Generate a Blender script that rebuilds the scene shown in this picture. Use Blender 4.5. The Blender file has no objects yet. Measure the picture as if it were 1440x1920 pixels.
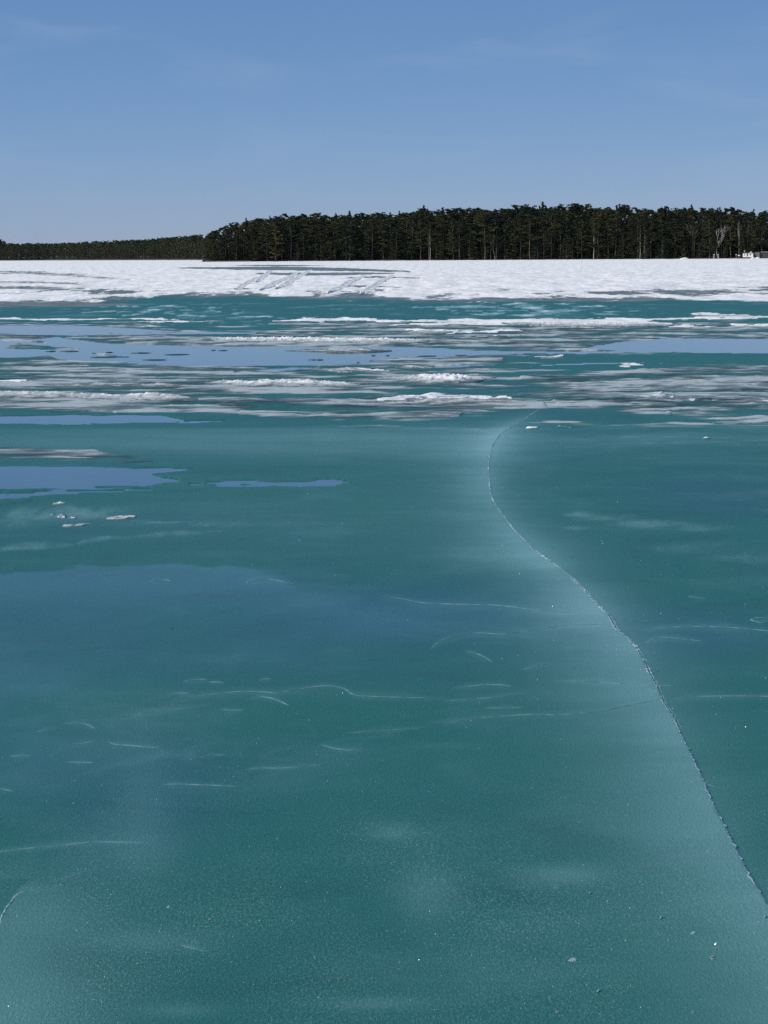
import bpy, math, random
import numpy as np
from mathutils import Matrix, Vector

random.seed(7)
rng = np.random.default_rng(11)
S = bpy.context.scene
COL = S.collection
rad = math.radians

# ------------------------------------------------------------------ camera, world, sun, exposure
CAM_H = 1.65
FPX, CX, CY = 4270.0, 720.0, 960.0          # focal length and centre in photo pixels (1440 x 1920)
PITCH = math.atan((CY - 481.5) / FPX)
ROLL = rad(-0.36)
SKY_TONE = ((0.54, 0.448), (0.42, 0.522), (0.34, 0.715))   # gamma and gain for red, green, blue
SUN_AZ, SUN_EL = rad(-116), rad(38)          # azimuth clockwise from +Y (view direction)

cam = bpy.data.cameras.new('camera')
cam_o = bpy.data.objects.new('camera', cam)
COL.objects.link(cam_o)
cam.sensor_fit = 'VERTICAL'
cam.sensor_height = 36.0
cam.lens = 36.0 * FPX / 1920.0
cam.clip_start = 0.05
cam.clip_end = 20000
RM = Matrix.Rotation(rad(90) - PITCH, 4, 'X') @ Matrix.Rotation(ROLL, 4, 'Z')
cam_o.matrix_world = Matrix.Translation((0, 0, CAM_H)) @ RM
S.camera = cam_o
R3 = np.array(RM.to_3x3())

W = bpy.data.worlds.new('World')
S.world = W
W.use_nodes = True
wn, wl = W.node_tree.nodes, W.node_tree.links
wn.clear()
sky = wn.new('ShaderNodeTexSky')
sky.sky_type = 'NISHITA'
sky.sun_disc = False
sky.sun_elevation = SUN_EL
sky.sun_rotation = SUN_AZ % (2 * math.pi)
sky.altitude = 0
sky.air_density = 1.0
sky.dust_density = 0.0
sky.ozone_density = 6.0
# clear dry air: the deep blue comes down closer to the horizon, with a softer pale rim
tc = wn.new('ShaderNodeTexCoord')
sx_ = wn.new('ShaderNodeSeparateXYZ'); cx_ = wn.new('ShaderNodeCombineXYZ')
mm = wn.new('ShaderNodeMath'); mm.operation = 'MAXIMUM'; mm.inputs[1].default_value = 0.0005
mpow = wn.new('ShaderNodeMath'); mpow.operation = 'POWER'; mpow.inputs[1].default_value = 1.3
mmul = wn.new('ShaderNodeMath'); mmul.operation = 'MULTIPLY'; mmul.inputs[1].default_value = 4.6
vn = wn.new('ShaderNodeVectorMath'); vn.operation = 'NORMALIZE'
wl.new(tc.outputs['Generated'], sx_.inputs[0]); wl.new(sx_.outputs[2], mm.inputs[0]); wl.new(mm.outputs[0], mpow.inputs[0]); wl.new(mpow.outputs[0], mmul.inputs[0])
wl.new(sx_.outputs[0], cx_.inputs[0]); wl.new(sx_.outputs[1], cx_.inputs[1]); wl.new(mmul.outputs[0], cx_.inputs[2])
wl.new(cx_.outputs[0], vn.inputs[0]); wl.new(vn.outputs[0], sky.inputs['Vector'])
sep = wn.new('ShaderNodeSeparateColor'); comb = wn.new('ShaderNodeCombineColor')
wl.new(sky.outputs[0], sep.inputs[0])
for ch, (gam, gain) in enumerate(SKY_TONE):
    m0 = wn.new('ShaderNodeMath'); m0.operation = 'MULTIPLY'; m0.inputs[1].default_value = 0.08
    m1 = wn.new('ShaderNodeMath'); m1.operation = 'POWER'; m1.inputs[1].default_value = gam
    m2 = wn.new('ShaderNodeMath'); m2.operation = 'MULTIPLY'; m2.inputs[1].default_value = gain * 10
    wl.new(sep.outputs[ch], m0.inputs[0]); wl.new(m0.outputs[0], m1.inputs[0]); wl.new(m1.outputs[0], m2.inputs[0]); wl.new(m2.outputs[0], comb.inputs[ch])
bg = wn.new('ShaderNodeBackground')
bg.inputs['Strength'].default_value = 0.1
wo = wn.new('ShaderNodeOutputWorld')
# a breath of thin cirrus over the whole sky
mp = wn.new('ShaderNodeMapping')
mp.inputs['Scale'].default_value = (5.0, 5.0, 22.0)
nz = wn.new('ShaderNodeTexNoise')
nz.inputs['Scale'].default_value = 1.6
nz.inputs['Detail'].default_value = 5
nz.inputs['Roughness'].default_value = 0.55
nz.inputs['Distortion'].default_value = 0.6
rp = wn.new('ShaderNodeMapRange')
rp.inputs[1].default_value = 0.50
rp.inputs[2].default_value = 0.85
rp.inputs[3].default_value = 0.0
rp.inputs[4].default_value = 0.30
mx = wn.new('ShaderNodeMixRGB')
mx.inputs['Color2'].default_value = (3.6, 4.6, 6.2, 1)
wl.new(tc.outputs['Generated'], mp.inputs[0])
wl.new(mp.outputs[0], nz.inputs['Vector'])
wl.new(nz.outputs[0], rp.inputs[0])
wl.new(rp.outputs[0], mx.inputs['Fac'])
wl.new(comb.outputs[0], mx.inputs['Color1'])
wl.new(mx.outputs[0], bg.inputs['Color'])
wl.new(bg.outputs[0], wo.inputs['Surface'])

sun = bpy.data.lights.new('sun', 'SUN')
sun.energy = 3.9
sun.angle = rad(0.53)
sun.color = (1.0, 0.915, 0.75)
sun_o = bpy.data.objects.new('sun', sun)
COL.objects.link(sun_o)
sd = Vector((math.sin(SUN_AZ) * math.cos(SUN_EL), math.cos(SUN_AZ) * math.cos(SUN_EL), math.sin(SUN_EL)))
sun_o.rotation_euler = sd.to_track_quat('Z', 'Y').to_euler()
sun_o.location = (-30, -15, 40)

S.view_settings.view_transform = 'Standard'
S.view_settings.look = 'None'
S.view_settings.gamma = 1.0
S.view_settings.exposure = 0.0
S.render.engine = 'CYCLES'
S.cycles.max_bounces = 6
S.cycles.use_denoising = False

# ------------------------------------------------------------------ geometry helpers
def pix_dir(px, py):
    """World direction of the ray through a photo pixel."""
    px = np.asarray(px, float); py = np.asarray(py, float)
    c = np.stack([(px - CX) / FPX, -(py - CY) / FPX, -np.ones_like(px)], -1)
    return c @ R3.T

def ground(px, py, z=0.0):
    """Where that ray meets the level z: a place on the ice."""
    d = pix_dir(px, py)
    t = (z - CAM_H) / d[..., 2]
    return np.stack([d[..., 0] * t, d[..., 1] * t], -1)

def at_depth(px, py, Y):
    d = pix_dir(px, py)
    t = Y / d[..., 1]
    return np.stack([d[..., 0] * t, d[..., 1] * t, CAM_H + d[..., 2] * t], -1)

def to_pix(x, y, z):
    p = np.stack([x, y, z - CAM_H], -1) @ R3
    return CX + FPX * p[..., 0] / -p[..., 2], CY - FPX * p[..., 1] / -p[..., 2]

def _h(ix, iy, seed):
    n = (ix.astype(np.int64) * 374761393 + iy.astype(np.int64) * 668265263 + seed * 1274126177) & 0xffffffff
    n = ((n ^ (n >> 13)) * 1274126177) & 0xffffffff
    return ((n ^ (n >> 16)) & 0xffff) / 65535.0 * 2 * math.pi

def perlin(x, y, seed=0):
    x0 = np.floor(x); y0 = np.floor(y)
    fx = x - x0; fy = y - y0
    def g(i, j):
        a = _h(x0 + i, y0 + j, seed)
        return np.cos(a) * (fx - i) + np.sin(a) * (fy - j)
    u = fx * fx * fx * (fx * (fx * 6 - 15) + 10)
    v = fy * fy * fy * (fy * (fy * 6 - 15) + 10)
    a = g(0, 0) * (1 - u) + g(1, 0) * u
    b = g(0, 1) * (1 - u) + g(1, 1) * u
    return (a * (1 - v) + b * v) * 1.5

def fbm(x, y, octs=4, seed=0, gain=0.5):
    r = np.zeros_like(x); a = 1.0; t = 0
    for i in range(octs):
        r += a * perlin(x * 2 ** i + 17.3 * i, y * 2 ** i - 9.1 * i, seed + i)
        t += a; a *= gain
    return r / t

def sstep(a, b, x):
    t = np.clip((x - a) / (b - a), 0, 1)
    return t * t * (3 - 2 * t)

def mesh_np(name, V, F4=None, F3=None, smooth=True):
    me = bpy.data.meshes.new(name)
    n4 = 0 if F4 is None else len(F4)
    n3 = 0 if F3 is None else len(F3)
    V = np.asarray(V, np.float32)
    me.vertices.add(len(V)); me.vertices.foreach_set('co', V.ravel())
    loops = []
    if n4: loops.append(np.asarray(F4, np.int32).ravel())
    if n3: loops.append(np.asarray(F3, np.int32).ravel())
    loops = np.concatenate(loops)
    me.loops.add(len(loops)); me.loops.foreach_set('vertex_index', loops)
    tot = np.concatenate([np.full(n4, 4, np.int32), np.full(n3, 3, np.int32)])
    st = np.concatenate([[0], np.cumsum(tot)[:-1]]).astype(np.int32)
    me.polygons.add(n4 + n3)
    me.polygons.foreach_set('loop_start', st)
    me.polygons.foreach_set('loop_total', tot)
    me.polygons.foreach_set('use_smooth', np.full(n4 + n3, smooth, bool))
    me.update(calc_edges=True)
    return me

def obj(name, me, mat=None, parent=None, loc=None):
    o = bpy.data.objects.new(name, me)
    COL.objects.link(o)
    if mat is not None and me is not None:
        if len(me.materials) == 0:
            me.materials.append(mat)
    if parent is not None: o.parent = parent
    if loc is not None: o.location = loc
    return o

def tag(o, label, cat, group=None):
    o['label'] = label; o['category'] = cat
    if group: o['group'] = group
    return o

def struct(o):
    o['kind'] = 'structure'; return o

def attr(me, name, vals):
    a = me.attributes.new(name, 'FLOAT', 'POINT')
    a.data.foreach_set('value', np.asarray(vals, np.float32).ravel())

def grid_faces(nr, nc):
    i = np.arange(nr - 1)[:, None] * nc + np.arange(nc - 1)[None, :]
    return np.stack([i, i + 1, i + nc + 1, i + nc], -1).reshape(-1, 4)

# ------------------------------------------------------------------ material helpers
class M:
    def __init__(s, name):
        s.m = bpy.data.materials.new(name); s.m.use_nodes = True
        s.n = s.m.node_tree.nodes; s.l = s.m.node_tree.links
        s.b = s.n['Principled BSDF']
    def node(s, t, **kw):
        n = s.n.new(t)
        for k, v in kw.items(): setattr(n, k, v)
        return n
    def link(s, a, b): s.l.new(a, b)
    def val(s, sock, v):
        if hasattr(v, 'is_output') or isinstance(v, bpy.types.NodeSocket): s.l.new(v, sock)
        else: sock.default_value = v
    def math(s, op, a, b=0.0, c=0.0, clamp=False):
        n = s.node('ShaderNodeMath', operation=op, use_clamp=clamp)
        s.val(n.inputs[0], a); s.val(n.inputs[1], b)
        if op in ('MULTIPLY_ADD',): s.val(n.inputs[2], c)
        return n.outputs[0]
    def ramp(s, x, a, b, lo=0.0, hi=1.0, smooth=True):
        n = s.node('ShaderNodeMapRange')
        if smooth: n.interpolation_type = 'SMOOTHSTEP'
        s.val(n.inputs[0], x); s.val(n.inputs[1], a); s.val(n.inputs[2], b)
        s.val(n.inputs[3], lo); s.val(n.inputs[4], hi)
        return n.outputs[0]
    def mix(s, f, a, b):
        n = s.node('ShaderNodeMixRGB')
        s.val(n.inputs['Fac'], f)
        for k, v in (('Color1', a), ('Color2', b)):
            if isinstance(v, tuple): n.inputs[k].default_value = (*v, 1)
            else: s.l.new(v, n.inputs[k])
        return n.outputs[0]
    def noise(s, vec, scale, detail=3, rough=0.55, dist=0.0):
        n = s.node('ShaderNodeTexNoise')
        s.l.new(vec, n.inputs['Vector'])
        n.inputs['Scale'].default_value = scale
        n.inputs['Detail'].default_value = detail
        n.inputs['Roughness'].default_value = rough
        n.inputs['Distortion'].default_value = dist
        return n.outputs[0]
    def attr(s, name):
        n = s.node('ShaderNodeAttribute'); n.attribute_name = name
        return n.outputs['Fac']
    def pos(s, scale=(1, 1, 1), rot=(0, 0, 0)):
        g = s.node('ShaderNodeNewGeometry')
        mp = s.node('ShaderNodeMapping')
        s.l.new(g.outputs['Position'], mp.inputs[0])
        mp.inputs['Scale'].default_value = scale
        mp.inputs['Rotation'].default_value = rot
        return mp.outputs[0]
    def bump(s, h, strength, dist):
        n = s.node('ShaderNodeBump')
        s.l.new(h, n.inputs['Height'])
        s.val(n.inputs['Strength'], strength); n.inputs['Distance'].default_value = dist
        s.l.new(n.outputs[0], s.b.inputs['Normal'])
    def base(s, v):
        if isinstance(v, tuple): s.b.inputs['Base Color'].default_value = (*v, 1)
        else: s.l.new(v, s.b.inputs['Base Color'])
        return s
    def rough(s, v): s.val(s.b.inputs['Roughness'], v); return s
    def spec(s, v): s.val(s.b.inputs['Specular IOR Level'], v); return s

def plain(name, c1, c2, scale, rough=0.8, objspace=False):
    m = M(name)
    if objspace:
        t = m.node('ShaderNodeTexCoord'); v = t.outputs['Object']
    else: v = m.pos()
    m.base(m.mix(m.ramp(m.noise(v, scale, 4), 0.3, 0.7), c1, c2)).rough(rough)
    return m.m

# ---- lake surface: clear teal ice, cloudy ice, grey slush, snow (each where its coverage lies)
mi = M('lake_ice_and_snow')
p = mi.pos()
ps = mi.pos((0.5, 1.0, 1.0))                     # wind-drawn streaks, longer across the wind
n_big = mi.noise(p, 0.35, 3)
pf = mi.pos((1, 0.42, 1))
n_mid = mi.noise(ps, 1.5, 5, 0.62)
n_str = mi.noise(mi.pos((0.26, 0.9, 1.0)), 4.2, 5, 0.65, 0.4)
n_fine = mi.noise(pf, 150.0, 2, 0.6)
n_grain = mi.noise(pf, 420.0, 1, 0.5)
a_snow, a_slush, a_cloud = mi.attr('snow'), mi.attr('slush'), mi.attr('cloud')
a_wet, a_grain, a_blue = mi.attr('wet'), mi.attr('grain'), mi.attr('blue')
n_tone = mi.noise(mi.pos((0.32, 0.22, 1)), 1.3, 5, 0.6, 0.5)
c = mi.mix(mi.ramp(mi.math('ADD', mi.math('MULTIPLY_ADD', n_tone, 0.9, mi.math('MULTIPLY', n_big, 0.25)), a_blue), 0.36, 1.10), (0.010, 0.122, 0.097), (0.015, 0.101, 0.121))
n_t2 = mi.noise(mi.pos((0.22, 0.30, 1), (0, 0, 0.12)), 4.5, 5, 0.62, 0.8)
c = mi.mix(mi.ramp(n_t2, 0.50, 0.78, 0.0, 0.16), c, (0.10, 0.26, 0.26))
c = mi.mix(mi.ramp(n_t2, 0.48, 0.25, 0.0, 0.42), c, (0.007, 0.062, 0.056))
cl = mi.math('MULTIPLY', a_cloud, mi.ramp(n_mid, 0.2, 0.8, 0.72, 1.25), clamp=True)
c = mi.mix(cl, c, (0.20, 0.40, 0.42))
gr = mi.math('MULTIPLY', a_grain, mi.ramp(mi.math('MULTIPLY_ADD', n_grain, 0.55, mi.math('MULTIPLY', n_fine, 0.45)), 0.47, 0.68), clamp=True)
c = mi.mix(gr, c, (0.26, 0.43, 0.43))
sl_x = mi.math('ADD', a_slush, mi.math('MULTIPLY', mi.math('SUBTRACT', mi.math('MULTIPLY_ADD', n_str, 0.6, mi.math('MULTIPLY', n_mid, 0.4)), 0.5), 1.0))
sl = mi.ramp(sl_x, 0.25, 0.85, 0.0, 0.96)
n_s2 = mi.noise(mi.pos((0.16, 0.42, 1.0)), 8.5, 5, 0.72, 0.5)
slx = mi.math('ADD', mi.math('MULTIPLY_ADD', n_str, 0.3, mi.math('MULTIPLY_ADD', n_s2, 0.75, 0.0)), mi.math('MULTIPLY', mi.attr('rough_lit_ice'), 0.42))
slc = mi.mix(mi.ramp(slx, 0.38, 0.56), (0.028, 0.052, 0.056), (0.165, 0.210, 0.223))
slc = mi.mix(mi.ramp(slx, 0.55, 0.70), slc, (0.43, 0.49, 0.51))
c = mi.mix(sl, c, slc)
sn_x = mi.math('ADD', a_snow, mi.math('MULTIPLY', mi.math('SUBTRACT', mi.math('MULTIPLY_ADD', n_str, 0.55, mi.math('MULTIPLY', n_mid, 0.45)), 0.5), 1.3))
sn = mi.ramp(sn_x, 0.42, 0.72)
n_sc = mi.noise(mi.pos((0.55, 0.07, 1)), 1.6, 6, 0.72)
snc = mi.mix(mi.ramp(n_sc, 0.36, 0.60), (0.66, 0.69, 0.71), (0.90, 0.90, 0.90))
c = mi.mix(sn, c, snc)
mi.base(c)
r_ice = mi.ramp(a_wet, 0.1, 0.9, 0.42, 0.24)
r_ice = mi.math('MULTIPLY_ADD', sl, 0.2, r_ice, clamp=True)
mi.rough(mi.math('MULTIPLY_ADD', sn, 0.4, r_ice, clamp=True))
mi.spec(mi.ramp(a_wet, 0.1, 0.9, 0.20, 0.27))
bh = mi.math('MULTIPLY_ADD', n_fine, 0.006, mi.math('MULTIPLY', n_grain, 0.003))
dry = mi.math('SUBTRACT', 1.0, mi.math('MULTIPLY', a_wet, 0.92), clamp=True)
bh = mi.math('MULTIPLY', bh, dry)
bh = mi.math('MULTIPLY_ADD', mi.math('MULTIPLY', n_str, mi.math('ADD', sl, sn)), 0.025, bh)
bh = mi.math('MULTIPLY_ADD', mi.math('MULTIPLY', n_sc, sn), 0.15, bh)
mi.bump(bh, 0.55, 1.0)
MAT_ICE = mi.m

mw = M('melt_water')
mw.base((0.012, 0.075, 0.085)).rough(0.05)
mw.b.inputs['IOR'].default_value = 1.36
mw.bump(mw.noise(mw.pos((0.6, 1, 1)), 7.0, 3), 0.10, 0.01)
MAT_WATER = mw.m

mr = M('ruffled_melt_water')
mr.base((0.012, 0.075, 0.085)).rough(0.10)
mr.b.inputs['IOR'].default_value = 1.333
mr.bump(mr.noise(mr.pos((0.8, 1, 1)), 5.0, 3), 0.9, 0.06)
MAT_RUFFLED = mr.m

ms = M('old_snow')
v = ms.pos()
n1 = ms.noise(v, 14, 5, 0.65)
ms.base(ms.mix(ms.ramp(ms.noise(v, 5.0, 4, 0.6), 0.38, 0.66), (0.62, 0.63, 0.62), (0.88, 0.88, 0.88))).rough(0.75).spec(0.2)
ms.bump(ms.math('MULTIPLY_ADD', ms.noise(v, 60, 3, 0.6), 0.3, n1), 0.7, 0.04)
MAT_SNOW = ms.m

md = M('drifted_snow')
v = md.pos()
n1 = md.noise(v, 14, 5, 0.65)
dx = md.math('ADD', md.attr('thick'), md.math('MULTIPLY', md.math('SUBTRACT', md.noise(md.pos((.5, .8, 1)), 6.0, 5, 0.7), .5), 1.5))
dc = md.mix(md.ramp(dx, 0.02, 0.30), (0.10, 0.14, 0.15), (0.42, 0.465, 0.48))
dc = md.mix(md.ramp(dx, 0.34, 0.75), dc, (0.88, 0.88, 0.87))
md.base(dc).rough(0.7).spec(0.2)
md.bump(md.math('MULTIPLY_ADD', md.noise(v, 60, 3, 0.6), 0.3, n1), 0.5, 0.03)
MAT_DRIFT = md.m
ml = M('pale_ledge_ice')
v = ml.pos()
ml.base(ml.mix(ml.ramp(ml.noise(v, 22, 3), 0.35, 0.65), (0.05, 0.16, 0.165), (0.13, 0.26, 0.275))).rough(0.3).spec(0.35)
MAT_LEDGE = ml.m
mk = M('crack_lip_ice')
v = mk.pos()
mk.base(mk.mix(mk.ramp(mk.noise(v, 30, 4, 0.7), 0.38, 0.62), (0.08, 0.22, 0.225), (0.42, 0.56, 0.57))).rough(0.35).spec(0.35)
mk.bump(mk.noise(v, 120, 3), 0.6, 0.01)
MAT_LIP = mk.m
mc = M('clear_ice_chip')
mc.base((0.34, 0.47, 0.50)).rough(0.12)
mc.b.inputs['Transmission Weight'].default_value = 0.35
mc.b.inputs['IOR'].default_value = 1.31
MAT_CHIP = mc.m
MAT_FRAG = plain('dark_wet_ice', (0.02, 0.05, 0.055), (0.05, 0.09, 0.095), 12, 0.4)
MAT_TWIG = plain('dark_twig', (0.012, 0.012, 0.012), (0.03, 0.025, 0.02), 60, 0.8)
MAT_SOIL = plain('forest_soil', (0.018, 0.016, 0.012), (0.05, 0.04, 0.028), 0.8, 0.95)
MAT_REED = plain('dry_reed', (0.10, 0.075, 0.05), (0.20, 0.16, 0.11), 2.0, 0.9)

def leafmat(name, ca, cb):
    m = M(name)
    oi = m.node('ShaderNodeObjectInfo')
    n = m.noise(m.pos(), 0.55, 4, 0.6)
    f = m.math('ADD', m.math('MULTIPLY', oi.outputs['Random'], 0.55), m.math('MULTIPLY', n, 0.6))
    m.base(m.mix(m.ramp(f, 0.2, 0.95), ca, cb)).rough(0.75).spec(0.15)
    return m.m
MAT_PINE = leafmat('pine_needles', (0.010, 0.020, 0.012), (0.052, 0.057, 0.019))
MAT_SPRUCE = leafmat('spruce_needles', (0.012, 0.022, 0.015), (0.034, 0.044, 0.020))
MAT_OLIVE = leafmat('olive_needles', (0.060, 0.062, 0.018), (0.095, 0.085, 0.026))
MAT_SHRUB = leafmat('shrub_leaves', (0.014, 0.018, 0.010), (0.040, 0.038, 0.022))
MAT_BARK = plain('pine_bark', (0.045, 0.037, 0.032), (0.125, 0.10, 0.08), 3.0, 0.9, True)
MAT_PALEBARK = plain('pale_bark', (0.16, 0.15, 0.14), (0.40, 0.38, 0.35), 3.0, 0.85, True)

# ------------------------------------------------------------------ the frozen lake: one height field
ys = [6000, 4500, 3600, 3000, 2700, 2500, 2350, 2230, 2150]
y = 2080.0
while y > 900: ys.append(y); y -= 3.0
while y > 610: ys.append(y); y -= 1.35
while y > 500: ys.append(y); y -= 1.0
while y > 483.6: ys.append(y); y -= 0.7
ys += [483.2]
# distance of each row straight ahead
dep = PITCH + np.arctan((np.array(ys) - CY) / FPX)
D = np.clip(CAM_H / np.tan(np.maximum(dep, 0.0003)), 0.8, 2900.0)
U = np.concatenate([[-6, -4, -2.6, -1.9, -1.4, -1.0, -0.75, -0.58, -0.47], np.arange(-0.40, -0.20, 0.006), np.arange(-0.20, 0.2001, 0.00062),
                    np.arange(0.206, 0.40, 0.006), [0.47, 0.58, 0.75, 1.0, 1.4, 1.9, 2.6, 4, 6]])
NR, NC = len(D), len(U)
Y = np.repeat(D[:, None], NC, 1)
X = Y * U[None, :]
Y = Y * np.ones_like(X)
PX, PY = to_pix(X, Y, np.zeros_like(X))          # where the photo shows each spot of the lake
PY = np.clip(PY, 482, 4000)
PX = np.clip(PX, -900, 2400)
YN = Y / 2.96
lod = 1.0 / np.maximum(YN, 1.0)

wn1 = fbm(X * 0.30, YN * 0.55, 4, 21)
wn2 = fbm(X * 0.9, YN * 1.9, 4, 33)
wn3 = fbm(X * 3.5, YN * 6.5, 3, 45) * np.clip(14 * lod, 0, 1)
wn4 = fbm(X * 1.9, Y * 1.5, 4, 58, .6) * np.clip(60 / np.maximum(Y, 1), 0, 1)
wn5 = fbm(X * 0.55, Y * 0.06, 4, 63, .6)
st = np.zeros_like(X); amp_ = 1.0
for i in range(5):
    st += amp_ * perlin(X * 0.42 * 1.75 ** i + 3.1 * i, Y * 0.75 * 1.9 ** i + 7.7 * i, 140 + i); amp_ *= 0.80
st *= 0.62
line = np.clip(1 - 2.6 * np.abs(perlin(X * 0.55 + .35 * wn2, Y * 1.5 + .35 * wn3, 151)), 0, 1) ** 2.5 * 0.6 + np.clip(1 - 2.6 * np.abs(perlin(X * 1.1, Y * 3.0 + .3 * wn3, 152)), 0, 1) ** 2.5 * 0.6
K = PY - 481.0
QY = PY + K * (0.030 * wn1 + 0.030 * wn2 + 0.016 * wn3)
QX = PX + 60 * wn1 + 26 * wn2
SX = PX + 10 * wn2; SY = PY + K * (0.010 * wn2 + 0.007 * wn3)

def stroke(F, pts, val=1.0, soft=0.35, qx=None, qy=None, mode='max'):
    qx = QX if qx is None else qx; qy = QY if qy is None else qy
    a = np.array(pts, float)
    sel = (qy > a[:, 1].min() - a[:, 2].max() * 2 - 4) & (qy < a[:, 1].max() + a[:, 2].max() * 2 + 4)
    x = qx[sel]
    yc = np.interp(x, a[:, 0], a[:, 1])
    t = np.interp(x, a[:, 0], a[:, 2])
    if a[0, 0] > 1: t = np.where(x < a[0, 0], 0, t)
    if a[-1, 0] < 1439: t = np.where(x > a[-1, 0], 0, t)
    d = np.abs(qy[sel] - yc) / np.maximum(t, 0.05)
    m = (1 - sstep(1 - soft, 1 + soft, d)) * np.clip(t, 0, 1) * val
    if mode == 'max': F[sel] = np.maximum(F[sel], m)
    elif mode == 'add': F[sel] += m
    else: F[sel] = F[sel] * (1 - m)

def blob(F, cx, cy, rx, ry, val, p=2.0, qx=None, qy=None):
    qx = PX if qx is None else qx; qy = PY if qy is None else qy
    d = ((qx - cx) / rx) ** 2 + ((qy - cy) / ry) ** 2
    F += val * np.exp(-d ** (p / 2) * 1.2)

snow = np.zeros_like(X); slush = np.zeros_like(X); cloud = np.zeros_like(X)
wet = np.zeros_like(X); grain = np.zeros_like(X); blue = np.zeros_like(X); pond = np.zeros_like(X); fleck = np.zeros_like(X)

# --- the far snow field and the bare streaks in it
edge = np.interp(QX, [-900, 0, 120, 210, 300, 450, 600, 800, 950, 1100, 1180, 1260, 1440, 2400],
                 [566, 566, 563, 556, 552, 553, 555, 557, 558, 556, 553, 551, 548, 540])
wn6 = fbm(X * .35, Y * .085, 5, 66, .66)
line2 = np.clip(1 - 2.4 * np.abs(perlin(X * .22 + .5 * wn5, Y * .045 + .4 * wn5, 171)), 0, 1) ** 2
edge = edge + 6 * fbm(X * .12, Y * .03, 3, 67) + 7 * fbm(X * .5, Y * .12, 3, 68)
snow += sstep(9.0, -8.0, QY - edge) * 1.15
stroke(snow, [(-400, 508, 4), (60, 512, 4), (150, 518, 4), (250, 526, 2)], 0.46, 0.6, mode='cut')
stroke(snow, [(-400, 541, 4), (60, 542, 5), (150, 546, 4), (250, 549, 4)], 0.56, 0.6, mode='cut')
stroke(snow, [(-300, 528, 3), (80, 531, 3), (180, 536, 2)], 0.5, 0.7, mode='cut')
stroke(snow, [(330, 503, 0.5), (420, 503.5, 2.2), (520, 504, 3.4), (640, 506, 3.2), (770, 510, 1)], 0.95, 0.4, SX, SY, 'cut')
stroke(snow, [(480, 514, 1), (560, 515, 3), (640, 515, 3), (740, 513, 1)], 0.75, 0.5, SX, SY, 'cut')
stroke(snow, [(640, 523, 0.5), (700, 521, 2), (790, 523, 1)], 0.75, 0.5, SX, SY, 'cut')
stroke(snow, [(420, 498, 0.5), (520, 498.5, 1.4), (620, 499, 0.5)], 0.8, 0.4, SX, SY, 'cut')
stroke(snow, [(600, 537, 0.5), (680, 538, 1.8), (760, 541, 1)], 0.5, 0.5, SX, SY, 'cut')
stroke(snow, [(1100, 551, 1), (1250, 549, 3), (1440, 546, 3), (1800, 545, 3)], 0.5, 0.6, mode='cut')
stroke(snow, [(1080, 558, 2), (1200, 558, 4), (1440, 560, 6), (1900, 560, 6)], 0.85, 0.5)
stroke(slush, [(820, 562, 2), (960, 562, 4), (1150, 561, 4), (1440, 554, 5), (1900, 552, 5)], 0.9, 0.6)
stroke(slush, [(-400, 545, 12), (120, 548, 10), (240, 556, 6)], 0.9, 0.6)
stroke(slush, [(-400, 573, 5), (100, 573, 5), (260, 572, 2)], 0.75, 0.6)
slush += 0.75 * sstep(13, 1, QY - edge) * (QY > edge)
snow += np.where(QY < edge + 8, 1.5 * (.5 * wn5 + 1.0 * wn6) * sstep(28, 3, np.abs(QY - edge)), 0)
snow += np.where(QY < edge, 0.75 * np.minimum(wn5 + .6 * wn6 + .08, 0) - .38 * line2 * sstep(-.1, .4, wn6 + wn5), 0)
slush += np.where(QY < edge + 2, .95, 0)

# --- the broken band of slush, snow strips and melt water
slush += 0.70 * sstep(596, 612, QY) * sstep(800, 770, QY)
# clearer teal windows
for pts, v in [([(930, 672, 3), (1050, 674, 12), (1250, 675, 14), (1440, 672, 16), (1900, 672, 16)], .95),
               ([(900, 690, 2), (1000, 694, 9), (1150, 690, 8), (1300, 682, 6)], .8),
               ([(-300, 793, 14), (200, 796, 15), (480, 793, 16), (650, 795, 12)], .95),
               ([(460, 785, 14), (560, 790, 16), (800, 800, 8), (900, 795, 8)], .6),
               ([(850, 785, 12), (1000, 770, 14), (1100, 772, 12), (1240, 780, 10)], .75),
               ([(480, 741, 5), (600, 743, 6), (800, 738, 5), (960, 738, 4)], .6),
               ([(280, 606, 3), (400, 610, 14), (480, 612, 16), (560, 606, 4)], .8),
               ([(740, 652, 2), (860, 652, 6), (960, 655, 5)], .5),
               ([(880, 700, 2), (960, 706, 8), (1060, 707, 6)], .5),
               ([(1250, 776, 4), (1400, 776, 5), (1800, 776, 5)], .5)]:
    stroke(slush, pts, v, 0.6, mode='cut')
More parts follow.
